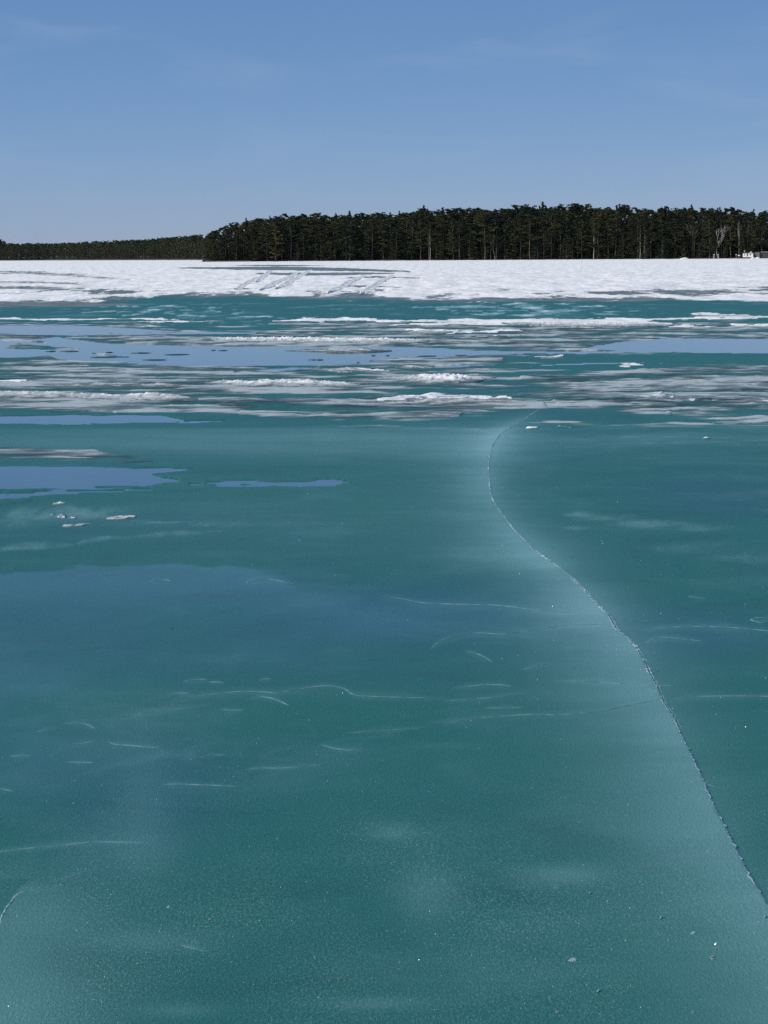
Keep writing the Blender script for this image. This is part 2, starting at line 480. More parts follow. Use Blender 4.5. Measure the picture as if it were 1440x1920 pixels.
for pts, v in [([(-300, 725, 34), (240, 730, 34), (420, 728, 18), (520, 728, 10)], .78),
               ([(-300, 690, 12), (200, 692, 12), (400, 694, 12), (560, 700, 8)], .72),
               ([(330, 760, 6), (600, 757, 14), (780, 758, 16), (930, 756, 12), (1000, 756, 4)], .95),
               ([(450, 775, 6), (650, 779, 7), (860, 776, 5)], .75),
               ([(980, 710, 8), (1150, 718, 16), (1440, 722, 26), (1900, 722, 30)], .92),
               ([(1020, 752, 6), (1180, 756, 16), (1440, 758, 18), (1900, 758, 18)], .98),
               ([(620, 645, 5), (860, 644, 10), (1060, 640, 14), (1200, 630, 8)], .85),
               ([(120, 638, 2), (260, 640, 6), (420, 644, 8), (620, 646, 6)], .9),
               ([(-300, 634, 3), (60, 635, 4), (110, 636, 2)], .9),
               ([(0.5, 652, 3), (60, 651, 5), (140, 654, 2)], .85),
               ([(540, 612, 8), (700, 614, 12), (900, 618, 14), (1100, 622, 10)], .8),
               ([(1020, 790, 2), (1150, 803, 5), (1440, 802, 6), (1900, 802, 6)], .62),
               ([(1330, 785, 3), (1440, 786, 6), (1900, 786, 6)], .85),
               ([(960, 822, 4), (1150, 824, 7), (1440, 822, 8), (1900, 822, 8)], .42),
               ([(1060, 838, 2), (1250, 838, 4), (1440, 838, 3)], .45),
               ([(600, 797, 1), (720, 799, 3), (900, 806, 2)], .7),
               ([(-300, 850, 14), (80, 852, 13), (180, 856, 10), (280, 866, 4)], .46),
               ([(130, 872, 1), (200, 871, 3), (260, 869, 1)], .55),
               ([(-300, 948, 3), (20, 947, 3), (55, 942, 2)], .5)]:
    stroke(slush, pts, v, 0.7)
# pale snow strips lying flat on the ice
for pts, v in [([(530, 605, 1), (600, 602, 3.2), (680, 601, 3.2), (760, 603, 1)], .95),
               ([(700, 604, 1), (850, 602, 2), (1050, 601, 3), (1250, 600.5, 2), (1440, 595, 2.2), (1900, 590, 2)], 1.1),
               ([(930, 606, 1), (1040, 608, 5.5), (1180, 608, 6), (1265, 609, 2)], 1.1),
               ([(735, 611, 1), (850, 609, 3), (960, 606, 4)], .9),
               ([(1260, 614, 1), (1300, 613.5, 2), (1340, 613, 1)], .9), ([(1380, 612, 1), (1440, 612, 2.4), (1800, 612, 2)], .95),
               ([(1310, 592, 1), (1350, 591, 2.5), (1400, 592, 1)], .9),
               ([(765, 622, 1), (820, 623, 2.5), (960, 622, 2), (980, 622, .5)], .85),
               ([(840, 632, 1), (930, 631, 2), (1000, 633, 1)], .7),
               ([(0.5, 599, 2), (120, 600, 2.5), (240, 598, 1.5), (330, 600, 1)], .8),
               ([(240, 606, .5), (300, 605, 1.6), (420, 603, .8)], .8),
               ([(640, 694, 2), (690, 693, 3), (720, 697, 1)], .7),
               ([(700, 752, 2), (800, 749, 6), (880, 750, 5), (960, 752, 1)], .68),
               ([(0.5, 719, 1.6), (30, 719.5, 2), (62, 720, 1)], .9),
               ([(1000, 672, .5), (1030, 670, 2.4), (1064, 670, 1)], .8),
               ([(1150, 689, .5), (1200, 688, 1.6), (1245, 689, .5)], .65),
               ([(1170, 747, 1), (1230, 747, 3.5), (1290, 749, 1)], .46), ([(1330, 752, 1), (1390, 754, 3), (1440, 757, 4)], .46),
               ([(984, 806, .5), (1000, 805, 2.6), (1016, 805, .5)], 1.0), ([(1045, 803, .5), (1060, 802, 2), (1075, 802, .5)], .7),
               ([(1330, 830, .5), (1342, 829, 2.4), (1356, 829, .5)], .8),
               ([(30, 972, 2), (60, 966, 7), (110, 962, 9), (150, 965, 8), (205, 968, 3)], .24),
               ([(80, 970, 2), (130, 971, 4), (160, 974, 2)], .36),
               ([(0.5, 1032, 5), (60, 1026, 5), (120, 1022, 3)], .30), ([(145, 1018, 2), (200, 1012, 5), (280, 1007, 2), (350, 1002, 3), (356, 1002, 1)], .34),
               ([(215, 979, .8), (270, 980, 1.2), (400, 985, .8)], .5)]:
    stroke(snow, pts, v, 0.5)
frz = np.zeros_like(X); blob(frz, 120, 966, 130, 20, 1.0, 3)
snow += frz * np.clip(.75 * (fbm(X * 9, Y * 3.4, 3, 83, .65)) + .02, 0, .42)
# frost flecks on clear ice, right of the crack
for (a, b, c_, d, v) in [(1085, 966, 20, 4, .5), (1130, 972, 55, 6, .42), (1215, 985, 60, 7, .52), (1300, 992, 60, 6, .36), (1085, 993, 25, 3, .5),
                         (1260, 1032, 60, 9, .24), (1400, 1050, 70, 9, .26)]:
    f = np.zeros_like(X); blob(f, a, b, c_, d, v); snow += f * (0.5 + 1.2 * wn3)

# --- melt ponds
for pts, v in [([(-300, 655, 15), (20, 655, 15), (90, 652, 14), (110, 653, 20), (180, 655, 22), (300, 665, 20), (420, 668, 18), (560, 667, 17), (700, 668, 14), (800, 665, 8), (960, 661, 2.6), (1150, 660.5, 2), (1190, 660, .5)], 1),
               ([(1090, 655, .5), (1140, 651, 6), (1200, 649, 12), (1260, 648, 13), (1440, 649, 13), (1900, 649, 13)], 1.05),
               ([(-300, 616, 9), (60, 618, 10), (180, 620, 9), (330, 624, 3), (480, 625, 1)], .66),
               ([(0.5, 637, 3), (60, 642, 6), (110, 636, 4)], .8),
               ([(-300, 787, 7), (60, 788, 7), (130, 786, 7), (240, 786, 7), (310, 787, 5.5), (350, 788, .8)], 1.0),
               ([(310, 793, .5), (370, 791, 2.4), (430, 790, .5)], .95), ([(80, 793, 1), (120, 793.5, 2.4), (170, 795, .6)], .9),
               ([(100, 774, .5), (180, 773, 1.6), (220, 774, .5)], .9),
               ([(-300, 896, 19), (100, 896, 19), (190, 896, 19), (245, 895, 17), (272, 897, 12), (300, 900, 5), (335, 902, .8)], 1.1),
               ([(220, 885, 7), (300, 882, 4.5), (340, 881, 3), (368, 880.5, .5)], 1.0),
               ([(-300, 931, 5), (40, 930, 5), (100, 923, 4), (160, 921, 2), (290, 917, .6)], .95),
               ([(345, 909, .6), (400, 908, 5), (520, 906, 5), (590, 905, 6.5), (625, 904, 5.5), (650, 903, .6)], 1.0),
               ([(800, 690, .5), (850, 687, 3), (930, 684, 1)], .9), ([(990, 687, .5), (1100, 682, 1.2), (1240, 681, .6)], .85),
               ([(440, 699, 1), (520, 694, 3.5), (600, 690, 2)], .55),
               ([(560, 660, 1), (680, 650, 2), (800, 655, 4), (900, 660, 2)], .7)]:
    stroke(pond, pts, v, 0.28, SX, SY)
# islets of grey ice in the great pond
for pts in [[(360, 911, .5), (410, 907, 1.7), (470, 907.5, .6)], [(480, 902, .5), (540, 902, 1.4), (590, 900, .6)], [(150, 914, .5), (200, 912, 2), (270, 910, .6)], [(8, 651, .5), (40, 650, 4), (110, 653, 3), (155, 655, .5)], [(0.5, 636, 2.5), (50, 637, 2.5), (90, 643, .6)],
            [(165, 661, .5), (220, 669, 1.6), (250, 669, .5)], [(560, 656, .5), (640, 657, 3.4), (740, 658, .6)], [(690, 676, 1), (760, 674, 3.4), (860, 676, 1)],
            [(110, 632, .5), (200, 640, 4), (320, 643, 4), (420, 645, 2), (600, 646, 1)]]:
    stroke(pond, pts, 1.0, 0.3, SX, SY, 'cut')
# scattered water flecks in the teal belt: sky reflection put into the colour
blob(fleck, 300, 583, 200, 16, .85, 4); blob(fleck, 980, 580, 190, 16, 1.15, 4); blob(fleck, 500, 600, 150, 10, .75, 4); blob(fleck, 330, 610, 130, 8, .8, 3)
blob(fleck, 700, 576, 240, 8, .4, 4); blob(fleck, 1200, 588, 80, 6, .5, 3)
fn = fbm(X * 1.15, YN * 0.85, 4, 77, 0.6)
sky_sheen = sstep(0.11, 0.22, fn + 0.34 * (fleck - 0.72)) * np.clip(fleck * 1.6, 0, 1)
sky_sheen = np.maximum(sky_sheen, .5 * sstep(.1, .5, fbm(X * .5, Y * .2, 4, 78, .65)) * sstep(566, 572, PY) * sstep(604, 596, PY))

# --- cloudy ice
CR = np.array([(1045, 748), (1020, 762), (1000, 775), (975, 792), (945, 810), (930, 825), (921, 845), (917, 870), (918, 900), (922, 930), (935, 955), (950, 975),
               (965, 995), (980, 1010), (1000, 1030), (1030, 1052), (1060, 1075), (1090, 1102), (1115, 1130), (1140, 1155), (1155, 1180), (1180, 1200),
               (1200, 1228), (1215, 1260), (1232, 1290), (1242, 1315), (1262, 1345), (1280, 1385), (1300, 1425), (1318, 1465), (1335, 1505), (1355, 1545),
               (1375, 1585), (1395, 1625), (1415, 1660), (1435, 1695), (1460, 1740), (1510, 1830), (1600, 1990)], float)
CG = ground(CR[:, 0], CR[:, 1])
xc = np.interp(Y, CG[::-1, 1], CG[::-1, 0])
side = (X - xc) * 1.0                              # metres right of the crack
sel_c = sstep(760, 800, PY)
wl_ = np.interp(YN, [1.3, 2.0, 3.0, 4.0, 6.0, 8.0], [0.26, 0.26, 0.30, 0.28, 0.26, 0.2])
fall = np.where(side < 0, np.exp(-(np.abs(side) / wl_) ** 1.4), np.exp(-(np.abs(side) / (0.35 * wl_ + 0.012 * YN)) ** 1.1) * np.interp(YN, [1.5, 3, 4.0, 6, 8], [.22, .36, .62, .75, .75]))
amp = 1.95 * np.interp(YN, [1.2, 1.8, 2.3, 3.0, 3.6, 4.2, 5.0, 6.0, 7.0, 8.5], [.26, .24, .30, .30, .34, .30, .22, .26, .30, .10])
cloud += fall * amp * (1 + 0.35 * wn2) * sel_c
blob(cloud, 965, 1040, 125, 28, .30); blob(cloud, 1080, 1145, 85, 45, .18); blob(cloud, 1120, 1270, 110, 60, .06)
blob(cloud, 880, 840, 130, 45, .22); blob(cloud, 600, 832, 460, 30, .16, 3); blob(cloud, 200, 832, 300, 20, .08, 3)
cloud += 0.13 * sstep(801, 808, PY + K * 0.01 * wn2) * sstep(890, 815, PY) * sstep(1010, 930, PX)
blob(cloud, 1200, 830, 320, 26, .07)
# left: pale plume under the thin-ice ripples and the clouded slab in the near corner
blob(cloud, 270, 1530, 65, 130, .13); blob(cloud, 200, 1400, 150, 70, .10); blob(cloud, 250, 1600, 130, 60, .06)
blob(cloud, 300, 1340, 180, 40, .06); blob(cloud, 520, 1305, 280, 14, .05)
blob(cloud, -40, 1800, 220, 135, .35); blob(cloud, 90, 1720, 120, 60, .12); blob(cloud, -60, 1930, 260, 90, .20); blob(cloud, 60, 1672, 50, 9, .10)
blob(cloud, 290, 1770, 120, 24, .17); blob(cloud, 700, 1888, 100, 14, .20); blob(cloud, 335, 1900, 80, 16, .16)
blob(cloud, 1065, 1647, 85, 20, .27); blob(cloud, 800, 1685, 65, 60, .19); blob(cloud, 735, 1565, 55, 18, .15); blob(cloud, 860, 1880, 120, 16, .05)
blob(cloud, 270, 1060, 140, 14, .03); blob(cloud, 150, 1160, 70, 12, .03); blob(cloud, 150, 1280, 90, 40, .03)
cloud += 0.085 * sstep(0.05, 0.6, fbm(X * 1.3, YN * 2.6, 5, 61, .6)) * sstep(800, 900, PY)
# slab edge in the lower left corner
slab = sstep(-6, 6, (PX - np.interp(PY, [1560, 1640, 1670, 1700, 1720, 1760], [-400, 80, 38, 15, 2, -60]))) 
cloud = np.where((PY > 1655) & (PX < 120), cloud * (0.2 + 0.8 * slab), cloud)

# thin refrozen shelves: paler ice behind their edges
LINES = [
 [(805,1222),(815,1210),(835,1198),(870,1190),(900,1187),(940,1189),(985,1184),(1030,1177),(1060,1173),(1100,1172),(1150,1170)],
 [(870,1220),(885,1223),(905,1230),(925,1242)],
 [(975,1258),(1005,1250),(1040,1242)],
 [(845,1290),(880,1287),(910,1284),(945,1285),(962,1289)],
 [(805,1355),(835,1356),(870,1350),(920,1345),(990,1340),(1060,1340),(1130,1333),(1180,1323),(1240,1312)],
 [(1246,1313),(1290,1306),(1360,1305),(1440,1306),(1520,1309)],
 [(905,1328),(945,1328),(985,1327)],
 [(1198,1209),(1212,1204),(1225,1197),(1245,1194),(1290,1199),(1330,1203)],
 [(1190,1181),(1250,1176),(1330,1175),(1390,1178),(1440,1183),(1500,1188)],
 [(700,1126),(725,1120),(755,1123),(790,1130),(850,1133),(930,1135),(990,1142),(1040,1147),(1080,1150)],
 [(1440,1166),(1425,1167),(1409,1162),(1420,1158),(1440,1158)],
 [(1288,1117),(1305,1121),(1330,1122)],
 [(340,1281),(355,1276),(375,1274),(392,1274)],
 [(390,1279),(405,1279),(422,1280)],
 [(484,1277),(497,1273),(513,1273)],
 [(315,1318),(345,1310),(400,1302),(450,1297),(500,1298),(520,1300),(560,1292),(610,1286),(645,1291),(665,1303),(700,1306),(760,1308),(860,1309)],
 [(460,1314),(490,1307),(520,1313),(545,1325)],
 [(65,1375),(85,1370),(112,1367)],
 [(115,1358),(145,1356),(165,1359),(180,1368)],
 [(200,1390),(215,1396),(250,1399),(300,1404)],
 [(15,1419),(40,1417),(62,1418)],
 [(122,1429),(150,1430),(180,1431)],
 [(290,1474),(325,1471),(400,1473),(455,1476)],
 [(455,1446),(480,1441),(540,1440),(615,1433)],
 [(600,1396),(630,1404),(665,1407),(690,1401)],
 [(370,1425),(395,1417),(425,1417)],
 [(-30,1478),(5,1480),(26,1485)],
 [(462,1099),(468,1090),(490,1086),(515,1088),(552,1096)],
 [(272,1092),(290,1089),(312,1088),(322,1091)],
 [(-60,1602),(0,1598),(40,1593),(100,1588),(180,1580),(295,1582)],
 [(340,1773),(365,1779),(392,1784)],
 [(820,1315),(900,1310),(985,1302)],
 [(310,1303),(340,1300),(360,1301)],
 [(220,1347),(270,1338),(330,1330),(400,1322)],
 [(90,1660),(150,1640),(190,1630)],
 [(1040,1275),(1110,1278),(1180,1283),(1222,1287)],
 [(410,1330),(430,1332),(460,1332)],
 [(640,1376),(720,1370),(800,1366)],
 [(120,1400),(160,1393),(205,1388)],
]
for i, ln in enumerate(LINES):
    l_ = sorted(ln)
    pts = [(x_, y_ + 3.5, 0.4 if k in (0, len(l_) - 1) else 6.0) for k, (x_, y_) in enumerate(l_)]
    if pts[0][0] <= 1: pts[0] = (1.5, pts[0][1], 5)
    stroke(cloud, pts, 0.085, 0.9, PX, PY + 4 * wn3, 'add')
cloud += .80 * sky_sheen; snow += .55 * sky_sheen * (0.6 + fn)  # pale sky sheen of the belt flecks, painted with cloudy-ice and snow colour
rz = np.zeros_like(X); blob(rz, 430, 1385, 470, 105, 1.0, 4); blob(rz, 900, 1240, 260, 90, .5, 3); blob(rz, 1320, 1200, 160, 70, .6, 3)
rip = np.clip(1 - 3.2 * np.abs(perlin(X * 1.7 + .5 * wn2, Y * 1.05 + .6 * wn3, 181)), 0, 1) ** 2 + .7 * np.clip(1 - 3.2 * np.abs(perlin(X * 3.4 + .3 * wn3, Y * 2.2 + .5 * wn3, 182)), 0, 1) ** 2
cloud += .085 * rip * np.clip(rz, 0, 1) * sstep(-.25, .3, fbm(X * 1.2, Y * .6, 3, 183))
blob(cloud, 620, 970, 460, 90, .07, 3)
# --- wet film, bluer ice and dry grain
wf = np.zeros_like(X)
fw = fbm(X * 1.1, Y * 0.42, 4, 72, .6)
yt = np.interp(PX, [-900, 0, 95, 150, 190, 230, 300, 450, 540, 600, 700, 800, 900], [1074, 1074, 1071, 1063, 1066, 1057, 1060, 1061, 1075, 1090, 1108, 1120, 1130]) + 14 * wn3 + 5 * wn4
yb = np.interp(PX, [-900, 0, 200, 400, 600, 800], [1330, 1330, 1300, 1265, 1255, 1230])
sw_ = 4.5 + np.clip(PX - 430, 0, 600) * .16
wf += sstep(-1, 1, (PY - yt - .4 * sw_) / sw_) * (1 - .45 * sstep(1090, 1170, PY)) * sstep(50, -45, PY - yb + 70 * fw) * sstep(900, 520, PX + 200 * fw); blob(wf, 820, 1160, 220, 60, .55, 3); blob(wf, 1330, 1190, 160, 50, .45, 3); blob(wf, 40, 1400, 150, 140, .55, 3)
wet = np.clip(wf, 0, 1) * 0.85
wet = np.maximum(wet, .8 * sstep(.02, .4, pond))
wet *= 1 - 0.9 * np.clip(snow, 0, 1)
blob(blue, 300, 1180, 560, 130, .17, 4); blob(blue, 900, 1150, 320, 70, .25, 3); blob(blue, 1350, 930, 200, 50, .22, 3); blob(blue, 1300, 1190, 220, 60, .22, 3)
blob(blue, 250, 1500, 200, 130, .22, 3); blob(blue, 560, 950, 500, 90, .02)
blob(blue, 640, 1340, 220, 50, -.12); blob(blue, 700, 930, 420, 80, -.16); blob(blue, 1000, 1420, 400, 60, -.12); blob(blue, 600, 1700, 700, 250, -.06)
grain = 0.10 + 0.30 * sstep(1380, 1700, PY) * (0.6 + 1.2 * np.clip(fbm(X * 2.2, YN * 3.0, 3, 91), -.4, .6))
grain = np.clip(grain * (1 - wet), 0, 1)
# frosty patches: a dusting of crystals on otherwise clear ice
frost = np.zeros_like(X)
for (a, b, c_, d, v) in [(1085, 966, 26, 5, .8), (1130, 972, 60, 7, .7), (1215, 985, 70, 8, .9), (1300, 992, 65, 7, .6), (1085, 993, 28, 4, .8), (1260, 1032, 60, 10, .35), (1400, 1050, 70, 10, .4),
                         (120, 963, 100, 14, .9), (70, 968, 60, 9, .7), (180, 966, 60, 8, .7), (20, 985, 60, 12, .35), (420, 985, 200, 6, .25)]:
    blob(frost, a, b, c_, d, v, 3)
for pts, v in [([(1.5, 1032, 5), (60, 1026, 5), (120, 1022, 4), (150, 1019, .5)], .6), ([(145, 1018, 2), (200, 1012, 5), (280, 1007, 3), (350, 1002, 4), (420, 999, .5)], .65), ([(215, 979, .8), (270, 980, 1.6), (400, 985, .8)], .7)]:
    f = np.zeros_like(X); stroke(f, pts, v, .7, PX, PY + 8 * wn3); frost += f
frost *= np.clip(.75 + 1.6 * fbm(X * 6, Y * 2.2, 4, 84, .65), .1, 1.6)
grain = np.clip(grain + 1.1 * frost, 0, 1); cloud += .20 * frost

# --- relief (water level is z = 0)
Z = 0.008 + 0.003 * fbm(X * 0.8, YN * 0.8, 3, 5) + 0.0007 * wn3
Z += 0.030 * np.clip(slush - 0.35, 0, 1) * (0.55 + 0.8 * wn2 + 0.6 * wn3 + 1.1 * st + .8 * line) * sstep(8, 11, YN + 3 * (PY < 790))
Z += np.clip(snow, 0, 1) * (0.020 + 0.018 * wn2 + 0.014 * wn3) * sstep(0.3, 0.8, snow)
far = sstep(26, 40, YN)
Z += far * (0.04 + 0.08 * fbm(X * 0.22, YN * 0.11, 4, 51, .6) + 0.07 * wn5 + 0.06 * wn6 + 0.05 * fbm(X * 1.3, YN * 0.5, 3, 57)) * np.clip(snow, 0, 1)
Z += sstep(80, 300, YN) * 0.05
isl = np.clip(wn2 * 0.9 + wn3 * 0.9 + wn4 * .6, -1, 1)
isl2 = isl + 1.1 * np.clip(st, -.2, 1) * sstep(705, 690, PY)
pm = sstep(0.36, 0.60, pond - (0.30 + .12 * sstep(705, 690, PY)) * np.clip(isl2, 0, 1) + 0.10 * isl)
pm2 = sstep(0.0, 0.45, pond)
Z = np.where(YN < 60, Z * (1 - 0.75 * pm2) - 0.016 * pm, Z)
Z = np.where(pond < 0.02, np.maximum(Z, 0.002), Z)
snow *= 1 - 0.85 * sstep(0.2, 0.5, pond)
band = sstep(590, 610, PY) * sstep(885, 865, PY)
soft_ = sstep(788, 806, PY) * sstep(560, 620, PX + (PY - 800) * 0)
cloud += .20 * np.clip(slush, 0, 1) * soft_
slush *= 1 - .62 * soft_
sl0 = slush.copy()
slush = slush + band * 0.80 * (1 - .6 * soft_) * st * (slush > .06)
cloud += .16 * np.clip(st, 0, 1) * soft_ * sstep(900, 850, PY)
snow += band * 0.46 * sstep(835, 800, PY) * np.clip(line - .25 + .6 * st, 0, 1) * sstep(.45, .85, sl0) * (1 - sstep(.1, .3, pond))  # lit lips of the streaks painted as thin snow-white lines
rough_lit_ice = np.clip(0.85 * st + 0.5 * line - .12 + .25 * wn4, -1, 1) * band - .35 * sstep(820, 840, PY)  # slush tone, with the light on ridge crests put into the colour
# a slight step down across the crack
stp = sstep(-0.006, 0.006, side + 0.006 * wn3)
Z -= 0.0030 * stp * sstep(15, 10, Y) * sstep(.35, 0.0, side)
Z += 0.002 * np.exp(-(np.minimum(side, 0) / 0.10) ** 2) * (1 - stp) * sel_c

me = mesh_np('ice_sheet', np.stack([X, Y, Z], -1).reshape(-1, 3), grid_faces(NR, NC))
for nme, v in (('snow', snow), ('slush', slush), ('cloud', cloud), ('wet', wet), ('grain', grain), ('blue', blue), ('rough_lit_ice', rough_lit_ice)): attr(me, nme, v)
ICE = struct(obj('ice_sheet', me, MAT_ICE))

V = [(-40, 7, 0), (40, 7, 0), (50, 57, 0), (-50, 57, 0)]
struct(obj('melt_water', mesh_np('melt_water', V, [(0, 1, 2, 3)]), MAT_WATER))
V = [(-50, 57, 0), (50, 57, 0), (70, 172, 0), (-70, 172, 0)]
struct(obj('melt_water', mesh_np('melt_water', V, [(0, 1, 2, 3)]), MAT_RUFFLED))

def ice_z(x, y):
    """Height of the sheet near a spot."""
    i = int(np.argmin(np.abs(D - y))); j = int(np.argmin(np.abs(U - x / y)))
    return max(float(Z[i, j]), 0.0)

# ------------------------------------------------------------------ crack lip and thin ice ledges (parts of the sheet)
def resample(pts, n):
    pts = np.asarray(pts, float)
    d = np.r_[0, np.cumsum(np.hypot(*np.diff(pts, axis=0).T))]
    # smooth (Catmull-Rom through the points)
    t = np.linspace(0, d[-1], n)
    out = np.zeros((n, 2))
    k = np.clip(np.searchsorted(d, t, 'right') - 1, 0, len(d) - 2)
    P = np.vstack([2 * pts[0] - pts[1], pts, 2 * pts[-1] - pts[-2]])
    f = ((t - d[k]) / (d[k + 1] - d[k]))[:, None]
    p0, p1, p2, p3 = P[k], P[k + 1], P[k + 2], P[k + 3]
    return 0.5 * (2 * p1 + (p2 - p0) * f + (2 * p0 - 5 * p1 + 4 * p2 - p3) * f ** 2 + (3 * p1 - p0 - 3 * p2 + p3) * f ** 3)

def ribbon(name, pts_px, prof, mat, wobble=0.0, n=None, zoff=0.0, taper=0.15, seed=0, wfun=None, parent=ICE):
    """Strip lying along a line on the ice; prof = [(across m, height m)...]."""
    G = ground(np.array(pts_px)[:, 0], np.array(pts_px)[:, 1], 0.007)
    L = np.hypot(*np.diff(G, axis=0).T).sum()
    n = n or int(np.clip(L / 0.012, 16, 700))
    C = resample(G, n)
    s = np.linspace(0, L, n)
    T = np.gradient(C, axis=0); T /= np.linalg.norm(T, axis=1)[:, None]
    N = np.stack([T[:, 1], -T[:, 0]], -1)
    C = C + N * (wobble * fbm(s * 22, s * 0 + seed, 4, seed, .65))[:, None]
    u = np.linspace(0, 1, n)
    w = np.clip(np.minimum(u, 1 - u) / max(taper, 1e-3), 0.03, 1) * (0.75 + 0.5 * fbm(s * 14, s * 0 + 3, 3, seed + 9))
    if wfun is not None: w = w * wfun(C)
    z0 = np.array([ice_z(a, b) for a, b in C])
    z0 = np.convolve(np.pad(z0, 4, 'edge'), np.ones(9) / 9, 'valid')
    Vv = []
    for a, h in prof:
        jitter = 1 + 0.35 * fbm(s * 60, s * 0 + a * 900, 2, seed + 3)
        Vv.append(np.stack([C[:, 0] + N[:, 0] * a * w, C[:, 1] + N[:, 1] * a * w, z0 + zoff + h * w * jitter], -1))
    m = len(prof)
    Vv = np.stack(Vv, 1).reshape(-1, 3)
    o = obj(name, mesh_np(name, Vv, grid_faces(n, m)), mat, parent)
    return o

# the main crack: raised broken lip with a steep far side
lipw = lambda C: np.interp(C[:, 1], [3.6, 6.0, 9.0, 12.0, 18.0, 25.0], [0.35, 0.45, 0.8, 0.95, 1.1, 1.3]) * np.clip(0.9 + 2.4 * fbm(C[:, 1] * 3.1, C[:, 1] * 0, 4, 12, .6), .08, 1.8)
ribbon('crack_lip', CR[:0:-1], [(-0.011, -0.004), (-0.006, 0.0008), (-0.002, 0.0030), (0.001, 0.0026), (0.003, -0.001), (0.0045, -0.006)], MAT_LIP, 0.020, 1400, 0.0, 0.03, 3, lipw)
ribbon('crack_lip', (CR[14:28] + np.array([7, 3]))[::-1], [(-0.004, -0.006), (0.0, 0.003), (0.003, 0.003), (0.007, -0.006)], MAT_LIP, 0.010, 400, 0.0, 0.2, 8, lipw)

for i, ln in enumerate(LINES):
    dist = float(np.mean(ground(np.array(ln)[:, 0], np.array(ln)[:, 1])[:, 1]))
    w = 0.00115 * dist / 2.96 * (1.0 if i not in (33, 31, 37, 34, 1, 11, 25, 6) else 0.6)
    ribbon('ice_ledge', ln, [(-3.4 * w, -0.003), (-1.6 * w, 0.3 * w), (0, 0.60 * w), (1.6 * w, 0.25 * w), (3.2 * w, -0.003)], MAT_LEDGE, 0.004, None, 0.0009, 0.3, i + 20)
for i, ln in enumerate(([(1142, 1158), (1160, 1161), (1190, 1162), (1230, 1164)], [(1183, 1205), (1196, 1210), (1214, 1208)], [(1200, 1230), (1212, 1236), (1232, 1236)],
                        [(1212, 1255), (1226, 1259), (1238, 1258)], [(1318, 1462), (1328, 1470), (1345, 1474)], [(1226, 1282), (1240, 1284), (1262, 1285)])):
    ribbon('crack_branch', ln, [(-0.004, -0.003), (-0.0015, 0.0006), (0, 0.0013), (0.0015, 0.0005), (0.004, -0.003)], MAT_LEDGE, 0.004, None, 0.0008, 0.4, i + 120)
# broken corner edge, lower left
ribbon('ice_ledge', [(0, 1735), (4, 1718), (15, 1700), (30, 1680), (45, 1671), (58, 1668)], [(-0.006, -0.004), (-0.003, 0.002), (0, 0.0035), (0.004, 0.001), (0.008, -0.004)], MAT_LIP, 0.006, None, 0.0, 0.25, 90)

# ------------------------------------------------------------------ far shore and forest floor
def shoreY(px):
    return np.interp(px, [-900, -100, 95, 150, 380, 386, 700, 1100, 1300, 1440, 2400], [2560, 2480, 2330, 2180, 1700, 894, 902, 891, 879, 870, 850])
offs = np.array([0, 0.6, 1.5, 3, 6, 12, 25, 60, 140, 600, 4000], float)
zz = np.array([-0.1, 0.12, 0.3, 0.55, 0.7, 0.9, 1.4, 2.2, 2.6, 3.0, 3.0])
for pa, pb in ((-900, 380), (386.5, 2400)):
    pxs = np.linspace(pa, pb, 130)
    V = []
    for k, (o_, z_) in enumerate(zip(offs, zz)):
        Yk = shoreY(pxs) + o_
        uu = (pxs - CX) / FPX / math.cos(PITCH)
        n = fbm(pxs * 0.05, pxs * 0 + k, 3, 70)
        V.append(np.stack([uu * Yk, Yk + n * min(o_, 2), z_ * (1 + 0.35 * n) + 0 * Yk], -1))
    V = np.array(V).reshape(-1, 3)
    struct(obj('shore_bank', mesh_np('shore_bank', V, grid_faces(len(offs), len(pxs))), MAT_SOIL))
def bank_z(o_): return float(np.interp(o_, offs, zz))

# ------------------------------------------------------------------ trees
def tube(path, radii, sides=6):
    path = np.asarray(path, float); radii = np.asarray(radii, float)
    a = np.linspace(0, 2 * math.pi, sides, endpoint=False)
    T = np.gradient(path, axis=0); T /= np.linalg.norm(T, axis=1)[:, None] + 1e-9
    up = np.where(np.abs(T[:, 2:3]) > 0.9, np.array([[1.0, 0, 0]]), np.array([[0, 0, 1.0]]))
    A = np.cross(T, up); A /= np.linalg.norm(A, axis=1)[:, None] + 1e-9
    B = np.cross(T, A)
    V = path[:, None] + radii[:, None, None] * (A[:, None] * np.cos(a)[None, :, None] + B[:, None] * np.sin(a)[None, :, None])
    n = len(path)
    F = []
    for i in range(n - 1):
        for j in range(sides):
            k = (j + 1) % sides
            F.append((i * sides + j, i * sides + k, (i + 1) * sides + k, (i + 1) * sides + j))
    return V.reshape(-1, 3), np.array(F)

class Acc:
    def __init__(s): s.V = []; s.Q = []; s.T = []; s.n = 0
    def quads(s, V, F): s.V.append(V); s.Q.append(F + s.n); s.n += len(V)
    def tris(s, V): 
        s.V.append(V.reshape(-1, 3)); s.T.append(np.arange(len(V) * 3).reshape(-1, 3) + s.n); s.n += len(V) * 3
    def mesh(s, name, smooth=False):
        return mesh_np(name, np.concatenate(s.V), np.concatenate(s.Q) if s.Q else None, np.concatenate(s.T) if s.T else None, smooth)

